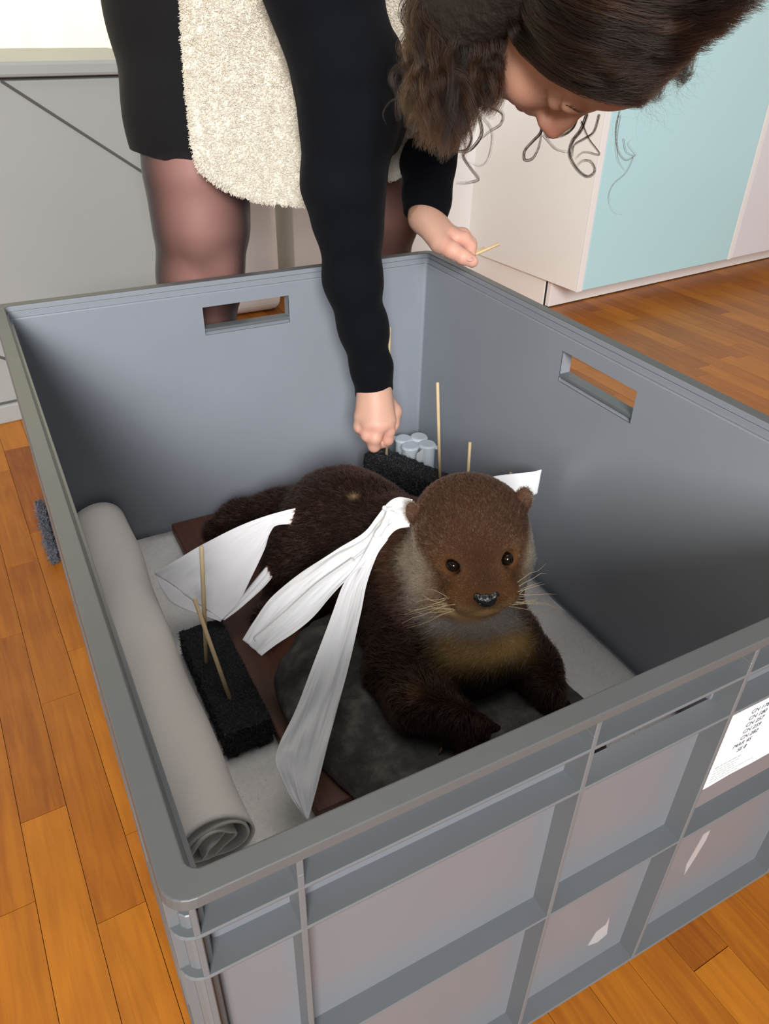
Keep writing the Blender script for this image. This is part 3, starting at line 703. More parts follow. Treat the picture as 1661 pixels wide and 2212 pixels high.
# fore legs with webbed paws and separate toes
def foreleg(sh, el, wr, toes, rr_):
    f.chain([sh, el, wr], rr_, .02)
    c = np.mean([t for t in toes], 0)
    for t in toes:
        m_ = wr*.45+np.array(t)*.55+np.array([0, 0, .006]); f.chain([wr, m_, t], [rr_[2]*.62, .0088, .0068], .006)
    f.cap(wr, wr*.5+c*.5, rr_[2]*.85, .013, .01)
def rz(u, v): return P(u, v, z=.118)
toesL = [P(960, 1606, z=.108), P(992, 1618, z=.106), P(1024, 1616, z=.104), P(1054, 1600, z=.104), P(1074, 1578, z=.106)]
foreleg(P(868, 1455, d=.985), P(905, 1520, d=.935), P(985, 1552, z=.128), toesL, [.052, .036, .024])
toesR = [P(1168, 1542, z=.106), P(1180, 1552, z=.104), P(1196, 1548, z=.103), P(1210, 1538, z=.103), P(1222, 1522, z=.104)]
foreleg(P(1105, 1395, d=1.00), P(1150, 1440, d=.985), P(1182, 1492, z=.130), toesR, [.046, .034, .023])
f.noise(.0022, 22); f.plane((0, 0, BZ+.001), (0, 0, -1))
oV, oQ = f.net()
_pu = (oV-CAM) @ RC.T; _pz = _pu[:, 2]; _pu = np.stack([830.5+FPX*_pu[:, 0]/_pz, 1106+FPX*_pu[:, 1]/_pz], 1)
def surf(u, v):
    dd = np.hypot(_pu[:, 0]-u, _pu[:, 1]-v); k = np.where(dd < max(6, dd.min()+2))[0]; return oV[k[np.argmin(_pz[k])]]
M1, M2, M3, M4, G1, G2 = surf(905, 1290), surf(960, 1338), surf(1045, 1352), surf(1105, 1335), surf(985, 1405), surf(1115, 1385)
SPOT, ELB = surf(765, 1068), surf(893, 1492)
C_DK = np.array([.092, .040, .021]); C_BODY = np.array([.026, .0108, .0065]); C_OR = np.array([.25, .110, .043]); C_TAN = np.array([.68, .48, .25]); C_GREY = np.array([.64, .48, .33]); C_THR = np.array([.34, .31, .29]); C_GOLD = np.array([.52, .30, .10])  # body tone: coat brown with the shade on breast and legs put in
def ocol(p):
    q = (p-OH) @ OR.T; x, y, u = np.abs(q[:, 0]), q[:, 1], q[:, 2]
    c = np.tile(C_BODY, (len(p), 1)).astype(float)
    def mix(c, k, w_): return c*(1-w_[:, None])+k*w_[:, None]
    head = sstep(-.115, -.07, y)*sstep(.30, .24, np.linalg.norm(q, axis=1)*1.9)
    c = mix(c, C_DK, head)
    fwd_ = sstep(-.10, -.02, y+.25*u)
    # throat patch and golden ruff sit on the breast, facing forward below the chin
    def seg(a, b_): 
        ab = b_-a; t_ = np.clip(((p-a) @ ab)/(ab @ ab), 0, 1); return np.linalg.norm(p-a-t_[:, None]*ab, axis=1)
    thr = np.exp(-(np.minimum(np.minimum(seg(M1, M2), seg(M2, M3)), seg(M3, M4))/.022)**3)
    gold = np.exp(-(seg(G1, G2)/.030)**3)*(1-thr*.8)
    c = mix(c, C_THR, thr*.95); c = mix(c, C_GOLD, gold*.9)
    ch = sstep(.046, .070, x+.35*(-u-.012)-.05*y)*sstep(.014, -.010, u-.04*0)*sstep(-.075, -.035, y)*sstep(-.105, -.08, u)*sstep(.118, .090, np.linalg.norm(q, axis=1))*sstep(-.045, -.015, y)
    c = mix(c, C_GREY, ch*.95)
    eye = np.exp(-(((x-.040)/.020)**2+((u-.004)/.018)**2))*sstep(.0, .04, y); c = mix(c, C_OR, np.clip(eye*1.0, 0, .80))
    low = sstep(-.070, -.056, u); mz = sstep(.060, .085, y)*sstep(.002, -.018, u)*low; c = mix(c, C_OR*.85, mz*.85)
    side = sstep(.022, .040, x)*sstep(.03, .06, y)*sstep(-.012, -.030, u)*low; c = mix(c, C_OR*.9, side*.7)
    lip = sstep(.055, .08, y)*sstep(-.042, -.048, u)*sstep(-.062, -.056, u); c = mix(c, C_TAN, lip*.95)
    tan2 = sstep(.070, .090, y)*sstep(-.022, -.040, u)*low*sstep(.042, .03, x); c = mix(c, np.array([.45, .26, .115]), tan2*.9)
    el = np.exp(-np.sum((p-ELB)**2, 1)/.010**2); c = mix(c, C_OR, el*.5)
    ear = np.exp(-(((x-.075)/.010)**2+((u-.034)/.014)**2+((y+.02)/.014)**2)); c = mix(c, np.array([.20, .115, .075]), ear*.8)
    spot = np.exp(-np.sum((p-SPOT)**2, 1)/.006**2); c = mix(c, C_TAN, spot*.8)
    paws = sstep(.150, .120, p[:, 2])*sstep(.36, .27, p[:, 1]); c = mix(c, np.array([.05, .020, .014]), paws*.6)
    return c
otter = empty('otter', (0.45, 0.52, BZ)); tag(otter, 'mounted brown otter with pale cheeks lying on the rock inside the crate', 'otter')
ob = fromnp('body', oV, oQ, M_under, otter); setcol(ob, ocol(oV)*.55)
NF = 170000
def wgt(p):
    tocam = 1.0+2.2*np.exp(-np.sum((p-OH)**2, 1)/.10**2); return tocam
fp, fn = scatter(oV, oQ, NF, wgt)
q = (fp-OH) @ OR.T; dn = np.linalg.norm(q, axis=1)
hd = sstep(.15, .10, dn)                        # head coat radiates back from the nose, body coat runs to the tail and down
nosep = oh(0, .115, -.022); fl1 = fp-nosep; fl1 /= np.linalg.norm(fl1, axis=1)[:, None]
fl1 = fl1+np.array([0, 0, -.25])*sstep(-.01, -.05, q[:, 2])[:, None]
back = norm(rump-chest); fl2 = np.tile(back*.8+np.array([0, 0, -.75]), (NF, 1))
legs = sstep(.17, .13, fp[:, 2])*sstep(.40, .33, fp[:, 1]); fl2 = fl2*(1-legs[:, None])+(np.array([-.35, -.5, -.45])*legs[:, None])
flow = fl1*hd[:, None]+fl2*(1-hd[:, None])
flow -= fn*np.sum(flow*fn, 1)[:, None]; flow /= np.maximum(np.linalg.norm(flow, axis=1), 1e-6)[:, None]
L = .0062*hd+.0125*(1-hd)
L = L*(1-.32*sstep(.03, .075, q[:, 1])*hd)+.006*sstep(-.02, -.045, q[:, 2])*sstep(.035, .06, np.abs(q[:, 0]))*hd
L = L*(1-.6*sstep(.150, .115, fp[:, 2])*sstep(.38, .30, fp[:, 1])); L *= .65+.7*rng.random(NF)
L *= 1-.6*sstep(.055, .08, q[:, 1])*sstep(-.036, -.044, q[:, 2])*sstep(-.066, -.058, q[:, 2])
# bare rims round the eyes and under the nose leather
for s_ in (-1, 1):
    de = np.linalg.norm(fp-oh(s_*.0325, .0605, .0045), axis=1); L *= sstep(.0098, .0165, de)*.97+.03
L *= sstep(.010, .020, np.linalg.norm((fp-oh(0, .104, -.019))*1.0, axis=1))*.95+.05
lift = (.42*hd+.30*(1-hd)+.18*rng.random(NF))[:, None]
cl_ = vnoise(fp, 190)[:, None]; cross_ = np.cross(fn, flow)
d0 = fn*lift+flow*(1-lift*.5)+cross_*(cl_*1.1)+rng.normal(0, .13, (NF, 3)); d0 /= np.linalg.norm(d0, axis=1)[:, None]
t = np.linspace(0, 1, 4)[None, :, None]
pts = fp[:, None, :]-fn[:, None, :]*.0006+L[:, None, None]*(d0[:, None, :]*t-fn[:, None, :]*(.28*t*t)+np.array([0, 0, -.10])*t*t)
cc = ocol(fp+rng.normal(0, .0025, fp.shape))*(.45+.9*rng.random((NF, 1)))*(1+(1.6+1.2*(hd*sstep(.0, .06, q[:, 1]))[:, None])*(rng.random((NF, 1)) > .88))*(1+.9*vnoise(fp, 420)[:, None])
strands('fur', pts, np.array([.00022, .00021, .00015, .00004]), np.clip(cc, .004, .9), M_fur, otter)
def ball(name, c, r, m, parent, R=None):
    bm = bmesh.new(); bmesh.ops.create_uvsphere(bm, u_segments=24, v_segments=16, radius=1)
    S = (np.eye(3) if R is None else R.T) @ np.diag(np.broadcast_to(r, (3,)))
    for v in bm.verts: v.co = Vector(S @ np.array(v.co)+np.array(c))
    return frombm(name, bm, m, parent, True)
for s_ in (-1, 1): ball('eye', oh(s_*.0327, .0625, .0045), (.0082, .0082, .0082), M_eye, otter)
g = Field(oh(0, .105, -.018)-.032, oh(0, .105, -.018)+.032, .0009)
g.ell(oh(0, .104, -.0165), (.0115, .0075, .0070), OR, .004); g.ell(oh(0, .105, -.0215), (.0100, .0065, .0062), OR, .005)
for s_ in (-1, 1):
    g.ell(oh(s_*.0105, .1025, -.0150), (.0050, .0068, .0058), OR, .003); g.ell(oh(s_*.0128, .1080, -.0160), (.0020, .0045, .0034), OR, .0015, True); g.ell(oh(s_*.0085, .1095, -.0205), (.0030, .003, .0012), OR, .0015, True)
V, Q = g.net(); fromnp('nose', V, Q, M_nose, otter)
wh = bmesh.new()
for s_ in (-1, 1):
    for k in range(15):
        r0 = oh(s_*(.024+.012*rng.random()), .075+.018*rng.random(), -.030-.018*rng.random())
        dv = norm(OX*s_*(.9+.2*rng.random())+OU*rng.normal(.02, .30)+OF*rng.normal(.0, .28)); Lw = .035+.045*rng.random()
        pp = [r0+dv*Lw*t_+np.array([0, 0, -1.])*(.016*rng.random()*t_*t_)+OF*(-.010*t_*t_) for t_ in np.linspace(0, 1, 6)]
        tube(wh, pp, np.linspace(.00042, .00012, 6), 5)
o = frombm('whiskers', wh, M_whisk, otter, True); o['kind'] = 'stuff'
for T_ in (toesL, toesR):
    wr = np.mean(T_, 0)+np.array([.05, .06, .02])
    for t_ in T_:
        d = norm(np.array(t_)-wr); bm = bmesh.new(); t_ = np.array(t_); tube(bm, [t_+d*.003, t_+d*.009+np.array([0, 0, -.001]), t_+d*.014+np.array([0, 0, -.005])], [.0022, .0018, .0004], 6); frombm('claw', bm, M_claw, otter, True)

# ------------------------------------------------------------------ tissue paper straps
st = empty('neck_strap', tuple(P(840, 1120, d=1.03))); tag(st, 'white tissue paper strap knotted behind the otter neck with three loose ends', 'paper strap')
up_ = [(893, 1079, .985), (862, 1074, 1.00), (838, 1086, 1.005), (812, 1120, 1.005), (783, 1155, 1.005), (725, 1188, 1.00), (650, 1235, 1.0), (588, 1288, 1.0), (550, 1340, 1.0), (524, 1382, 1.0)]
lo_s = [(885, 1138, .985), (862, 1142, .99), (846, 1152, .985), (832, 1168, .980), (812, 1195, .975), (740, 1262, .97), (690, 1320, .97), (640, 1365, .97), (598, 1393, .97), (565, 1417, .97)]
paper('strap_end', [P(u, v, d=d) for u, v, d in up_], [P(u, v, d=d) for u, v, d in lo_s], st, nu=120, nv=72, wr=.0038, wf=55, folds=.0016, seed=.3)
# folded-over long edge of that end
paper('fold', [P(u, v, d=d-.006) for u, v, d in ((760, 1205, .985), (680, 1262, .985), (610, 1325, .985), (546, 1380, .985))], [P(u, v, d=d-.011) for u, v, d in ((768, 1212, .985), (692, 1266, .985), (622, 1330, .985), (552, 1387, .985))], st, nu=40, nv=5, wr=.0006, seed=1.7)
bl = [(812, 1150, .985), (775, 1215, .975), (742, 1262, .968), (716, 1330, .955), (680, 1425, .94), (640, 1530, .915), (602, 1610, .895), (596, 1650, .885), (622, 1712, .872), (662, 1772, .862)]
br = [(838, 1165, .985), (812, 1205, .975), (792, 1262, .968), (778, 1330, .955), (758, 1420, .945), (737, 1500, .93), (714, 1585, .905), (700, 1640, .89), (682, 1710, .873), (666, 1770, .862)]
paper('strap_end', [P(u, v, d=d) for u, v, d in bl], [P(u, v, d=d) for u, v, d in br], st, nu=120, nv=60, wr=.0030, wf=50, folds=.0008, seed=2.1)
kn = Field(P(850, 1120, d=1.0)-.06, P(850, 1120, d=1.0)+.06, .0016)
kn.chain([P(884, 1092, d=1.0), P(858, 1094, d=1.004), P(838, 1118, d=1.0)], [.004, .0055, .005], .004); kn.chain([P(830, 1098, d=1.003), P(848, 1112, d=.992), P(876, 1120, d=.99)], [.0035, .005, .004], .003); kn.chain([P(842, 1100, d=.998), P(832, 1130, d=.985), P(812, 1158, d=.98)], [.0035, .005, .004], .003)
kn.noise(.0016, 90); V, Q = kn.net(); fromnp('knot', V, Q, M_paper, st)
zc = .62
paper('strap_end', [P(1010, 1062, y=.56), P(1058, 1032, y=.565), P(1112, 1023, y=.57), P(1150, 1019, y=.562), P(1170, 1014, y=.555)], [P(1040, 1092, y=.545), P(1085, 1086, y=.55), P(1120, 1079, y=.552), P(1146, 1072, y=.552), P(1160, 1066, y=.552)], st, nu=40, nv=12, wr=.0012, seed=3.3)
fs = empty('belly_strap', tuple(P(520, 1230, z=.09))); tag(fs, 'broad white tissue paper strap fanned out over the otter tail', 'paper strap')
fa = [(668, 1092, 1.17), (615, 1103, 1.16), (540, 1127, 1.15), (445, 1172, 1.14), (385, 1208, 1.14), (334, 1238, 1.145)]
fb = [(650, 1132, 1.16), (592, 1138, 1.155), (572, 1185, 1.14), (545, 1245, 1.13), (515, 1300, 1.125), (478, 1340, 1.12)]
V_, Q_ = None, None
paper('fan', [P(u, v, d=d) for u, v, d in fa], [P(u, v, d=d) for u, v, d in fb], fs, nu=80, nv=70, wr=.0042, wf=38, seed=4.2)
paper('fan_tip', [P(u, v, d=d) for u, v, d in ((334, 1238, 1.145), (382, 1272, 1.137), (430, 1306, 1.129), (478, 1340, 1.12))], [P(u, v, d=d) for u, v, d in ((335, 1241, 1.145), (351, 1276, 1.138), (380, 1308, 1.132), (477, 1343, 1.12))], fs, nu=24, nv=8, wr=.0004, seed=4.7)
ra_ = [(478, 1338, 1.122), (520, 1288, 1.13), (570, 1228, 1.15), (611, 1184, 1.17)]
rb_ = [(484, 1339, 1.120), (530, 1306, 1.125), (580, 1258, 1.14), (609, 1212, 1.165)]
paper('lower_layer', [P(u, v, d=d+.006) for u, v, d in ra_], [P(u, v, d=d+.002) for u, v, d in rb_], fs, nu=40, nv=14, wr=.0012, folds=.0016, seed=5.5)

# ------------------------------------------------------------------ the person bending over the crate
person = empty('person', (0.52, 1.22, 0.0))
tag(person, 'person in black dress and cream fleece vest bending over the crate', 'person')
HU, HF = rotpair(RC[0], -RC[1], -25); HF = -HF                     # crown to the right, face turned down to the crate
HR = np.cross(HF, HU)
HU, HR = rotpair(HU, HR, 40); HR = np.cross(HF, HU)      # the crown tips towards us
HF, HR = rotpair(HF, HR, -45); HR = np.cross(HF, HU)
HRm = np.array([HR, HF, HU])
HC = P(1190, 300, d=.87)-.121*HF+.040*HU
def hh(x, y, z): return HC+x*HR+y*HF+z*HU
body = Field((0.18, 0.30, 0.0), (1.02, 1.48, 1.10), 0.0031)
# legs
LR = [(.375, 1.20, .92), (.366, 1.150, .72), (.357, 1.115, .60), (.353, 1.108, .525), (.343, 1.118, .43), (.331, 1.125, .33), (.325, 1.15, .10), (.325, 1.155, .05)]
rR = [.098, .084, .077, .0715, .066, .058, .036, .036]
LL = [(.56, 1.30, .92), (.66, 1.25, .70), (.752, 1.20, .49), (.755, 1.225, .38), (.75, 1.27, .10), (.75, 1.275, .05)]
rL = [.098, .084, .068, .058, .036, .036]
tights = Field((0.18, 0.95, 0.0), (0.90, 1.48, 0.80), 0.0035)
for F_ in (body, tights):
    F_.chain([np.array(p) for p in LR], rR, .03); F_.chain([np.array(p) for p in LL], rL, .03)
    F_.ell((.362, 1.062, .520), (.040, .022, .048), None, .03); F_.ell((.375, 1.058, .455), (.022, .018, .03), None, .03)
    F_.ell((.345, 1.095, .030), (.042, .085, .030), None, .03); F_.ell((.77, 1.215, .030), (.042, .085, .030), None, .03)
# trunk, neck, head
pel = np.array([.46, 1.26, .96]); wst = np.array([.53, 1.12, 1.00]); chs = np.array([.60, .98, 1.00]); nkb = np.array([.645, .86, .985])
shR = np.array([.47, .93, .955]); shL = np.array([.745, 1.02, .965])
body.chain([pel, wst, chs], [.125, .105, .115], .05); body.chain([shR, nkb, shL], [.062, .060, .062], .05)
body.chain([nkb, hh(0, -.03, -.07)], [.056, .054], .03)
body.ell(hh(0, -.012, .035), (.074, .093, .080), HRm); body.ell(hh(0, .027, -.028), (.059, .058, .082), HRm, .03)
body.ell(hh(0, .060, .046), (.053, .032, .040), HRm, .02); body.ell(hh(0, .056, -.094), (.026, .023, .021), HRm, .025)
for s_ in (-1, 1):
    body.ell(hh(s_*.034, .060, -.046), (.025, .024, .028), HRm, .02); body.ell(hh(s_*.027, .081, .013), (.028, .011, .010), HRm, .012)
    body.ell(hh(s_*.034, .100, -.006), (.016, .017, .0125), HRm, .012, True); body.ell(hh(s_*.033, .0765, -.006), (.0165, .0115, .0115), HRm, .004)
    body.ell(hh(s_*.0115, .099, -.041), (.0085, .010, .0075), HRm, .006); body.ell(hh(s_*.069, -.012, -.012), (.006, .014, .025), HRm, .006)
    body.ell(hh(s_*.033, .0895, -.0125), (.017, .004, .0022), HRm, .003, True)
body.chain([hh(0, .083, .008), hh(0, .100, -.022), hh(0, .110, -.036)], [.0095, .0100, .0112], .010)
body.ell(hh(0, .074, -.052), (.026, .020, .020), HRm, .014); body.ell(hh(0, .086, -.0515), (.012, .010, .011), HRm, .010)
body.ell(hh(0, .0850, -.0625), (.022, .011, .0065), HRm, .006); body.ell(hh(0, .0820, -.0745), (.019, .011, .0070), HRm, .006)
body.cap(hh(-.021, .0945, -.0685), hh(.021, .0945, -.0685), .0016, .0016, .003, True)
# arms
aR = [shR, P(690, -20, y=.90), P(742, 150, y=.875), P(748, 320, y=.865), P(752, 470, y=.86), P(768, 620, y=.86), P(792, 740, y=.86), P(807, 842, d=1.325)]
body.chain([np.array(p) for p in aR], [.055, .048, .046, .041, .034, .028, .0245, .024], .02)
aL = [shL, P(930, 120, y=1.09), P(930, 300, y=1.07), P(924, 400, d=1.275), P(918, 470, d=1.268)]
body.chain([np.array(p) for p in aL], [.055, .046, .038, .030, .0255], .02)
def finger(pts, r0, r1, d0, k=.005):
    q = [P(u, v, d=d0+dd) for u, v, dd in pts]; n_ = len(q); body.chain(q, list(np.linspace(r0, r1, n_)), k); return q
D1 = 1.325        # right hand in the crate: back of the hand to us, fingers curled down round the skewer
for pts_, ra in (([(797, 842, 0), (784, 900, .004)], (.021, .0150)), ([(806, 842, 0), (801, 912, -.003)], (.021, .0165)), ([(815, 845, 0), (820, 918, -.003)], (.021, .0165)), ([(820, 848, .004), (838, 908, .002)], (.020, .0150))): finger(pts_, ra[0], ra[1], D1, .012)
finger([(780, 900, .004), (777, 922, .010), (786, 936, .030), (798, 930, .044)], .0120, .0085, D1)
finger([(797, 914, -.002), (794, 940, .006), (803, 954, .026), (814, 944, .040)], .0130, .0090, D1)
tipM = finger([(816, 918, -.002), (810, 946, .002), (808, 964, .016), (822, 958, .034)], .0130, .0092, D1)
finger([(836, 908, .002), (840, 930, .010), (838, 950, .020), (834, 958, .030)], .0125, .0082, D1)
finger([(832, 862, .012), (852, 888, .026), (849, 916, .034), (838, 940, .034)], .0150, .0095, D1)
D2 = 1.262        # left hand resting on the far corner of the rim, skewer between thumb and forefinger
for pts_, ra in (([(913, 468, 0), (952, 524, -.006)], (.023, .0185)), ([(922, 468, .006), (972, 512, .004)], (.023, .0165)), ([(918, 470, .014), (966, 505, .020)], (.022, .0150))): finger(pts_, ra[0], ra[1], D2, .012)
finger([(948, 524, -.010), (976, 540, -.020), (1000, 555, -.024), (1020, 565, -.020)], .0155, .0100, D2)
nailp = P(1021, 566, d=D2-.024)
finger([(976, 510, 0), (1002, 516, -.002), (1016, 533, -.006), (1017, 548, -.012)], .0130, .0088, D2)
finger([(972, 505, .012), (1000, 508, .018), (1016, 526, .018), (1018, 545, .014)], .0130, .0090, D2)
finger([(966, 505, .026), (990, 512, .038), (1004, 532, .040), (1006, 550, .034)], .0125, .0088, D2)
finger([(958, 510, .038), (976, 522, .052), (986, 542, .054), (988, 556, .048)], .0115, .0080, D2)
bV, bQ = body.net()
sk = np.tile(np.array([.50, .275, .190]), (len(bV), 1)).astype(float); qh = (bV-HC) @ HRm.T; dh = np.linalg.norm(qh, axis=1) < .16
def blend(c, k, w_): return c*(1-w_[:, None])+np.array(k)*w_[:, None]
nz_ = dh*np.exp(-np.sum((qh-np.array([0, .112, -.036]))**2, 1)/.020**2); sk = blend(sk, (.50, .19, .135), nz_*.8)
ck = dh*np.exp(-np.sum((np.abs(qh)-np.array([.040, .072, .045]))**2, 1)/.022**2)*(qh[:, 2] < 0); sk = blend(sk, (.48, .22, .155), ck*.6)
lp = dh*np.exp(-((qh[:, 0]/.022)**2+((qh[:, 1]-.090)/.012)**2+((qh[:, 2]+.0685)/.009)**2)); sk = blend(sk, (.45, .17, .14), lp*.8)
ls = dh*np.exp(-(((np.abs(qh[:, 0])-.033)/.015)**2+((qh[:, 2]+.0135)/.0024)**2))*(qh[:, 1] > .065); sk = blend(sk, (.04, .02, .015), ls*.9)
hk = (np.linalg.norm(bV-P(1005, 552, d=D2), axis=1) < .05)|(np.linalg.norm(bV-P(815, 945, d=D1+.015), axis=1) < .042); sk = blend(sk, (.62, .30, .225), hk*.6)
hk2 = (bV[:, 2] < .5)&(bV[:, 1] < .96)|(np.linalg.norm(bV-P(970, 520, d=D2), axis=1) < .075); sk[hk2] = sk[hk2]*1.22+np.array([.04, .045, .05])
legm = (bV[:, 1] > 1.02)&(bV[:, 2] < .75)&(bV[:, 0] < .9); sk[legm] = np.array([.66, .42, .36])
bo = fromnp('body', bV, bQ, M_skin, person); setcol(bo, sk)
def nail(c, n, e, w_, l_):
    n = norm(n); e = norm(e-n*np.dot(e, n)); x_ = np.cross(n, e); bm = bmesh.new(); bmesh.ops.create_uvsphere(bm, u_segments=12, v_segments=8, radius=1)
    S = np.array([x_*w_, e*l_, n*.0012]).T
    for v in bm.verts: v.co = Vector(S @ np.array(v.co)+np.array(c))
    frombm('fingernail', bm, M_nail, person, True)
M_nail = mat('fingernail', (.66, .38, .32), .3, .5)
nail(P(1014, 559, d=D2-.0325), -RC[2]-.5*RC[1], RC[0]+.35*RC[1], .0055, .0075)
# second skewer, held in the other hand
sA = P(1002, 560, d=D2-.008); sB = P(1078, 527, d=D2-.010); skewer(sA, sB, 'bamboo skewer held between thumb and finger above the far rim corner', .0026)
skewer(P(1004, 556, d=D2-.003), P(1046, 536, d=D2+.004), 'second shorter bamboo skewer in the hand above the far rim corner', .0024)
# sheer tights over the legs
mt, nt, b = newmat('sheer_black_tights'); b.inputs['Base Color'].default_value = (.016, .012, .016, 1); b.inputs['Roughness'].default_value = .55; b.inputs['Sheen Weight'].default_value = .1
lw = nt.nodes.new('ShaderNodeLayerWeight'); lw.inputs[0].default_value = .46; tp = nt.nodes.new('ShaderNodeBsdfTransparent'); tp.inputs[0].default_value = (.80, .72, .72, 1); ms = nt.nodes.new('ShaderNodeMixShader')
mr = nt.nodes.new('ShaderNodeMapRange'); mr.inputs[1].default_value = 0.0; mr.inputs[2].default_value = 0.66; mr.inputs[3].default_value = .10; mr.inputs[4].default_value = .97
nt.links.new(lw.outputs['Facing'], mr.inputs[0]); nt.links.new(mr.outputs[0], ms.inputs[0]); nt.links.new(tp.outputs[0], ms.inputs[1]); nt.links.new(b.outputs[0], ms.inputs[2]); nt.links.new(ms.outputs[0], nt.nodes['Material Output'].inputs[0])
V, Q = tights.net(.0035); fromnp('tights', V, Q, mt, person)
# dress skirt
sf = Field((0.20, 0.98, 0.54), (0.86, 1.48, 1.10), 0.0035)
sf.chain([np.array(p) for p in ((.41, 1.22, .97), (.392, 1.19, .83), (.372, 1.150, .68), (.362, 1.125, .58))], [.135, .121, .104, .094], .04)
sf.chain([np.array(p) for p in ((.56, 1.30, .96), (.66, 1.255, .70), (.70, 1.235, .62))], [.125, .108, .100], .06)
sf.noise(.0020, 9); sf.noise(.0010, 24)
h0 = P(314, 336, y=1.095); h1 = P(425, 371, y=1.035); h2 = np.array([.33, 1.25, .608]); hn = np.cross(h1-h0, h2-h0); hn = hn if hn[2] < 0 else -hn
sf.plane(h0, hn); V, Q = sf.net(); fromnp('skirt', V, Q, M_skirt, person)
# sweater: near sleeve reaching into the crate, far sleeve to the rim, knitted trunk
sw = Field((0.30, 0.74, 0.20), (0.96, 1.36, 1.16), 0.0034)
sR = [(np.array(shR), .082), (P(697, -30, y=.90), .076), (P(742, 130, y=.878), .0720), (P(750, 260, y=.868), .0690), (P(742, 400, y=.862), .0590), (P(752, 490, y=.86), .0500), (P(762, 600, y=.86), .0425), (P(783, 710, y=.86), .0370), (P(800, 790, y=.862), .0335), (P(808, 850, y=.866), .0315)]
sw.chain([p for p, r_ in sR], [r_ for p, r_ in sR], .02)
sw.ell(P(840, 215, y=.89), (.030, .030, .075), None, .04)
sL = [(np.array(shL), .078), (P(930, 120, y=1.09), .062), (P(930, 300, y=1.07), .0500), (P(927, 350, d=1.275), .0450), (P(922, 420, d=1.273), .0385), (P(918, 485, d=1.268), .0345)]
sw.chain([p for p, r_ in sL], [r_ for p, r_ in sL], .02)
sw.chain([pel+np.array([.02, -.03, .0]), wst, chs], [.130, .112, .122], .05); sw.chain([shR, nkb+np.array([0, .03, 0]), shL], [.070, .060, .070], .05)
sw.noise(.0040, 13); sw.noise(.0022, 34)
wv = P(808, 846, y=.866); wd = norm(np.array(wv)-P(790, 760, y=.862))
V0 = np.array(wv)
# cuff ends: cut the far end of each sleeve square
def cutend(F_, c, n, rad):
    n = norm(n); sl, X, Y, Z = F_.block(c-rad, c+rad); d = (X-c[0])*n[0]+(Y-c[1])*n[1]+(Z-c[2])*n[2]
    F_.F[sl] = np.maximum(F_.F[sl], np.where((X-c[0])**2+(Y-c[1])**2+(Z-c[2])**2 < rad*rad, d, -1).astype(np.float32))
cutend(sw, V0, wd, .075)
c2 = P(919, 464, d=1.268); cutend(sw, np.array(c2), np.array(c2)-P(930, 400, d=1.275), .06)
V, Q = sw.net(); fromnp('sweater', V, Q, M_knit, person)
# fleece vest: two hanging front panels and the part that wraps the back
def pillow(A, B, nu, nv, th, lump):
    a = spline(A, nu); b_ = spline(B, nu); t_ = np.linspace(0, 1, nv)[None, :, None]; G = a[:, None, :]*(1-t_)+b_[:, None, :]*t_
    N = np.cross(np.gradient(G, axis=0), np.gradient(G, axis=1)); N /= np.linalg.norm(N, axis=2)[..., None]
    if np.mean(N @ RC[2]) > 0: N = -N
    e = np.minimum(1-np.abs(np.linspace(-1, 1, nv))[None]**6, 1)*np.ones((nu, 1)); ee = (1-np.clip(np.linspace(-1, 1, nu), 0, 1)**10)[:, None]; T_ = th*np.sqrt(np.clip(e*ee, 0, 1))
    wave = lump*vnoise(G*np.array([1, 1, .7]), 16)+lump*.5*vnoise(G, 45)
    Fr = G+N*(T_+wave)[..., None]; Bk = G-N*(T_*.6)[..., None]
    idx = np.arange(nu*nv).reshape(nu, nv); q1 = np.stack([idx[:-1, :-1], idx[:-1, 1:], idx[1:, 1:], idx[1:, :-1]], -1).reshape(-1, 4); q2 = q1[:, ::-1]+nu*nv
    rim = np.concatenate([idx[0, :], idx[1:, -1], idx[-1, -2::-1], idx[-2:0:-1, 0]]); rn = np.roll(rim, -1)
    q3 = np.stack([rim, rim+nu*nv, rn+nu*nv, rn], 1)
    return np.vstack([Fr.reshape(-1, 3), Bk.reshape(-1, 3)]), np.vstack([q1, q2, q3]), (Fr.reshape(-1, 3), q1, N.reshape(-1, 3))
pA = pillow([P(386, -70, y=1.03), P(392, 60, y=1.03), P(399, 170, y=1.02), P(405, 240, y=1.01), P(413, 310, y=1.0), P(424, 358, y=.995), P(446, 384, y=.99), P(478, 404, y=.985), P(520, 424, y=.98), P(560, 434, y=.98)],
            [P(700, -70, y=.985), P(705, 50, y=.985), P(705, 150, y=.98), P(705, 240, y=.98), P(706, 330, y=.98), P(706, 395, y=.978), P(706, 425, y=.976), P(706, 436, y=.975), P(706, 441, y=.975), P(706, 444, y=.975)], 70, 44, .016, .010)
pB = pillow([P(745, -70, y=1.0), P(745, 60, y=1.0), P(750, 160, y=1.0), P(760, 250, y=1.0), P(780, 330, y=1.0), P(800, 376, y=1.0), P(835, 392, y=1.0)],
            [P(985, -70, y=1.0), P(985, 60, y=1.0), P(975, 160, y=1.0), P(960, 240, y=1.0), P(938, 310, y=1.0), P(915, 345, y=1.0), P(862, 384, y=1.0)], 60, 30, .014, .012)
vb = Field((0.30, .84, .84), (.92, 1.40, 1.17), .006)
vb.chain([pel+np.array([.02, -.04, .02]), wst+np.array([0, 0, .01]), chs+np.array([0, 0, .02])], [.138, .128, .136], .05); vb.plane(np.array([.5, 1.1, .90]), (0, 0, -1)); vbV, vbQ = vb.net()
allV = np.vstack([pA[0], pB[0], vbV]); allQ = np.vstack([pA[1], pB[1]+len(pA[0]), vbQ+len(pA[0])+len(pB[0])])
vest = fromnp('vest', allV, allQ, M_fleece, person)
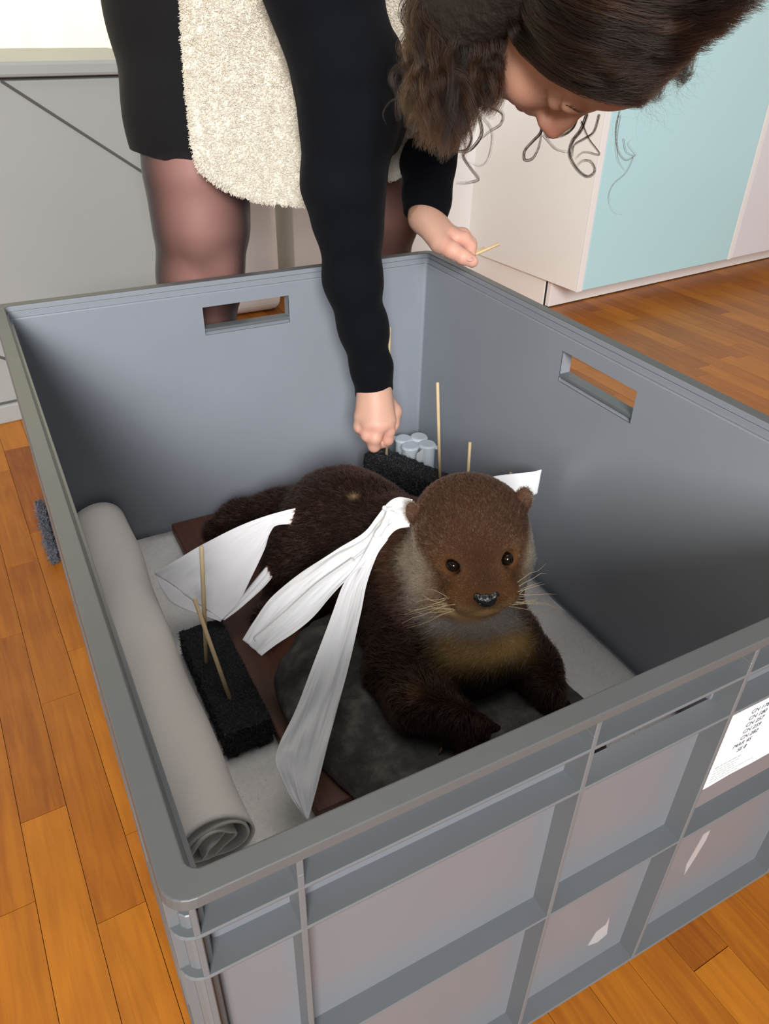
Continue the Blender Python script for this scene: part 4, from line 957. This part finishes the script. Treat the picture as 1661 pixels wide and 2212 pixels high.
FV = np.vstack([pA[2][0], pB[2][0]]); FQ = np.vstack([pA[2][1], pB[2][1]+len(pA[2][0])])
nF = 60000; p_, n_ = scatter(FV, FQ[:, ::-1], nF)
sgn = np.sign(np.sum(n_*(-RC[2]), 1)); n_ = n_*np.where(sgn == 0, 1, sgn)[:, None]
clump = np.stack([vnoise(p_, 120), vnoise(p_+7, 120), vnoise(p_+13, 120)], 1)*1.15
d_ = n_*.55+clump+np.array([0, 0, -.25])+rng.normal(0, .22, (nF, 3)); d_ /= np.linalg.norm(d_, axis=1)[:, None]
ph = rng.random((nF, 1))*6.28; t_ = np.linspace(0, 1, 6); s1 = np.cross(n_, d_)
cp = p_[:, None, :]+.0070*(.6+.6*rng.random((nF, 1, 1)))*(d_[:, None, :]*(t_*(1-.35*t_))[None, :, None]+.22*s1[:, None, :]*np.sin(ph+t_[None]*7)[..., None]+.20*n_[:, None, :]*np.cos(ph+t_[None]*7)[..., None]*t_[None, :, None])
strands('fleece_pile', cp, np.array([.00042, .00042, .0004, .00036, .0003, .0001]), np.array([[.90, .85, .75]])*(.86+.2*rng.random((nF, 1))), M_fleecehair, person)

# ------------------------------------------------------------------ hair: opaque mass close to the scalp, then combed and curled locks
def hd(u, v, lift=.003):
    """distance at which the combed hair lies over the skull"""
    c = hh(0, -.016, .048); r_ = np.array([.093, .120, .098]); o_ = (HRm @ (CAM-c))/r_; d_ = (HRm @ ray(u, v))/r_
    A_, B_, C_ = d_ @ d_, o_ @ d_, o_ @ o_-1; D_ = max(B_*B_-A_*C_, 0.0); return (-B_-math.sqrt(D_))/A_-lift
hf = Field(HC-.26, HC+.26, .004)
hf.ell(hh(0, -.022, .048), (.087, .106, .092), HRm); hf.ell(hh(0, -.055, -.01), (.085, .075, .09), HRm, .04)
hA = (P(1118, 76, d=hd(1118, 76, 0))-HC) @ HRm.T; hB = (P(1396, 212, d=hd(1396, 212, 0))-HC) @ HRm.T; hd_ = hB-hA      # hairline from temple to brow
hn = np.array([0, hd_[2], -hd_[1]]); hn = hn if hn[1] > 0 else -hn; hn = norm(hn)
hf.plane(hh(0, hA[1], hA[2]), hn[1]*HF+hn[2]*HU)
hf.cap(hh(.066, -.025, -.03), hh(.070, .005, -.10), .026, .030, .02); hf.cap(hh(.045, -.06, -.05), hh(.062, -.02, -.13), .04, .034, .03)
V, Q = hf.net(); hm = fromnp('hair', V, Q, M_hairm, person)
HP, HCOL, HR_ = [], [], []
def lock(path, n, r0, r1, wave=.0, freq=3.0, col=(.022, .012, .008), fr=.00016, nn=22, curl=0.0, jit=.6):
    """n strands that follow one drawn path (u, v, distance), spread by r0 at the root and r1 at the tip"""
    c = spline([P(u, v, d=d) for u, v, d in path], nn); t_ = np.linspace(0, 1, nn)
    T_ = np.gradient(c, axis=0); T_ /= np.linalg.norm(T_, axis=1)[:, None]; e1 = np.cross(T_, RC[2]); e1 /= np.maximum(np.linalg.norm(e1, axis=1), 1e-6)[:, None]; e2 = np.cross(T_, e1)
    for i in range(n):
        a, rad = rng.random()*6.28, math.sqrt(rng.random()); sp = (r0*(1-t_)+r1*t_)*rad
        ph_ = rng.normal(0, jit); f_ = freq*(1+rng.normal(0, .03)); wv_ = wave*(.3+.7*t_)*(1+rng.normal(0, .15)); ln = 1-.25*rng.random()**2
        o1 = sp*math.cos(a)+wv_*np.sin(f_*6.28*t_+ph_); o2 = sp*math.sin(a)+wv_*np.cos(f_*6.28*t_+ph_)*.8
        p = c+e1*o1[:, None]+e2*o2[:, None]
        if ln < 1: k = np.linspace(0, (nn-1)*ln, nn); i0 = np.minimum(k.astype(int), nn-2); p = p[i0]+(p[i0+1]-p[i0])*(k-i0)[:, None]
        HP.append(p); HCOL.append(np.array(col)*(.5+1.3*rng.random()**1.6)); HR_.append(fr*(1-.65*t_))
BR = (.024, .011, .0055); DKH = (.008, .005, .0038)
# mass falling past the ear and cheek on the near side
for k in range(230):
    s_ = rng.random(); u0 = 895+195*s_; near = rng.random(); dd = .785+.075*near+.02*(1-s_); ub = 882+188*s_+rng.normal(0, 6); vb_ = (232+95*math.sin(min(1, s_*1.2)*math.pi))*(.80+.30*rng.random())
    if s_ > .8: vb_ = 215+40*rng.random()
    m_ = rng.normal(0, 14)
    lock([(u0+40, -75, dd+.01), (u0+12+m_, 25, dd), (u0-6-m_, 115, dd), (ub+8+m_, vb_*.68, dd+.005), (ub, vb_, dd+.015)], 60, .0105, .0026, .0080, 1.6+1.4*rng.random(), (BR, DKH, (.034, .016, .008))[int(rng.random()*2.5)], jit=.28)
# wavy locks combed over the crown, running alongside the hairline
HL = np.array([(1098, 20), (1126, 80), (1188, 142), (1260, 182), (1330, 206), (1396, 216)], float)
for k in range(260):
    e = -5+255*rng.random()**1.3; ph0 = rng.random()*6.28; amp = 4+7*rng.random() if e > 12 else 2; q = []; lf = .005+.011*rng.random()
    for j, (u, v) in enumerate(HL):
        nu_, nv_ = .42, -.91; stretch = 1+.75*(j/5)*(max(e, 0)/250); wv_ = amp*math.sin(ph0+j*1.5)
        uu = u+e*nu_*stretch+.35*e*(j/5)+wv_*nu_; vv = v+e*nv_+wv_*nv_
        q.append((uu, vv, hd(uu, vv, lf)))
    lock(q if rng.random() < .6 else q[1:], 56, .0085, .0055, .0058 if e > 12 else .002, 1.3+1.6*rng.random(), (DKH, DKH, BR, (.035, .018, .010))[int(rng.random()*3.5)], .0002, 26, jit=.3)
# outline of the crown at the right: bushy waves with a notch
for k in range(66):
    s_ = rng.random(); px = [(1330, -60), (1440, -60), (1560, -70)][k % 3]; tip = [(1385+40*s_, 165+55*s_), (1440+45*s_, 110+70*s_), (1500+85*s_, 62-60*s_)][k % 3]
    lock([(px[0], px[1], .90), (px[0]*.5+tip[0]*.5+12, px[1]*.45+tip[1]*.5-8, .885), (tip[0]-8, tip[1]-22, .885), (tip[0], tip[1], .888)], 46, .020, .006, .0055, 1.8+rng.random(), DKH)
# the loose curls
CURL = [
 ([(1176, 250, .90), (1168, 285, .90), (1150, 305, .90), (1133, 325, .90), (1133, 345, .90), (1150, 342, .90), (1163, 318, .90), (1168, 290, .90), (1166, 268, .90)], 26),
 ([(1250, 245, .91), (1238, 275, .91), (1215, 292, .91), (1185, 296, .91), (1172, 282, .91)], 30),
 ([(1268, 246, .91), (1255, 280, .91), (1236, 305, .91), (1230, 335, .91), (1246, 365, .91), (1268, 381, .91), (1284, 370, .91), (1276, 350, .91), (1258, 348, .91), (1244, 360, .91)], 30),
 ([(1294, 248, .91), (1282, 285, .91), (1262, 300, .91), (1240, 315, .91), (1236, 340, .91)], 26),
 ([(1256, 262, .91), (1272, 300, .91), (1296, 334, .91), (1262, 330, .91), (1242, 345, .91)], 14),
 ([(1172, 292, .91), (1200, 322, .91), (1236, 330, .91)], 10),
 ([(1340, 240, .90), (1331, 280, .90), (1336, 325, .90), (1352, 345, .90), (1369, 338, .90), (1352, 375, .90), (1325, 400, .90), (1316, 430, .90), (1328, 460, .90), (1350, 464, .90)], 5),
 ([(1338, 248, .90), (1330, 300, .90), (1334, 345, .90), (1350, 370, .90)], 5),
 ([(1345, 300, .90), (1352, 330, .90), (1374, 336, .90), (1356, 310, .90), (1375, 295, .90)], 4),
 ([(u, v, hd(u, v, .008)) for u, v in ((1138, 60), (1132, 100), (1160, 145), (1210, 180), (1260, 202), (1330, 210), (1372, 212))], 22),
 ([(1035, 250, .88), (1040, 290, .88), (1020, 320, .88), (1000, 335, .88), (1018, 365, .88), (1034, 388, .88), (1010, 396, .88), (984, 396, .88)], 26),
 ([(1010, 260, .88), (1018, 300, .88), (1005, 325, .88), (975, 322, .88), (952, 300, .88), (945, 265, .88), (958, 235, .88)], 26),
 ([(1040, 250, .88), (1062, 285, .88), (1055, 340, .88), (1036, 360, .88), (1010, 350, .88)], 6),
 ([(1060, 230, .88), (1085, 245, .88), (1082, 268, .88), (1058, 285, .88), (1040, 300, .88)], 16),
 ([(918, 195, .875), (920, 240, .875), (912, 275, .875), (895, 292, .875), (880, 296, .875), (888, 286, .875), (905, 270, .875)], 16),
 ([(930, 225, .875), (922, 275, .875), (908, 308, .875), (896, 322, .875)], 18),
 ([(935, 140, .87), (905, 185, .87), (870, 205, .87), (842, 220, .87), (828, 245, .87), (835, 268, .87)], 9),
 ([(915, 130, .875), (902, 165, .875), (896, 195, .875), (880, 212, .875)], 10),
]
for pth, n_ in CURL: lock(pth, n_, .0022, .0016, .0005, 1, DKH, .00014, 40)
# frizz against the light
for k in range(150):
    a = rng.random(); bs = (1385+95*a, 220-95*a); d = .89+.02*rng.random(); ang_ = rng.normal(.7, .9); Lp = 25+70*rng.random()
    q = [(bs[0]+Lp*t_*math.cos(ang_)+10*math.sin(t_*7+k), bs[1]+Lp*t_*math.sin(ang_)+9*math.cos(t_*6+k*2), d) for t_ in (0, .3, .6, 1)]
    lock(q, 1, .001, .001, .002, 2, DKH, .00007, 14)
nmx = 24; PT = []
for p, r_ in zip(HP, HR_):
    k = np.linspace(0, len(p)-1-1e-6, nmx); i0 = k.astype(int); PT.append(p[i0]+(p[i0+1]-p[i0])*(k-i0)[:, None])
strands('hair_strands', np.array(PT), np.array([np.interp(np.linspace(0, 1, nmx), np.linspace(0, 1, len(r_)), r_) for r_ in HR_]), np.array(HCOL), M_hair, person)
# eyebrow and lashes on the near side
HP2, HC2 = [], []
for s_ in (-1, 1):
    for k in range(120):
        t0 = rng.random(); r0 = hh(s_*(.016+.034*t0), .0925-.012*t0**2, .014+.006*math.sin(t0*2.6)+rng.normal(0, .0018)); d = norm(HR*s_+HU*.35-HF*.25)
        HP2.append([r0, r0+d*.004+HF*.0006, r0+d*.008]); HC2.append([.02, .012, .009])
strands('eyebrows', np.array(HP2), np.array([.00022, .0002, .00006]), np.array(HC2), M_hair, person)
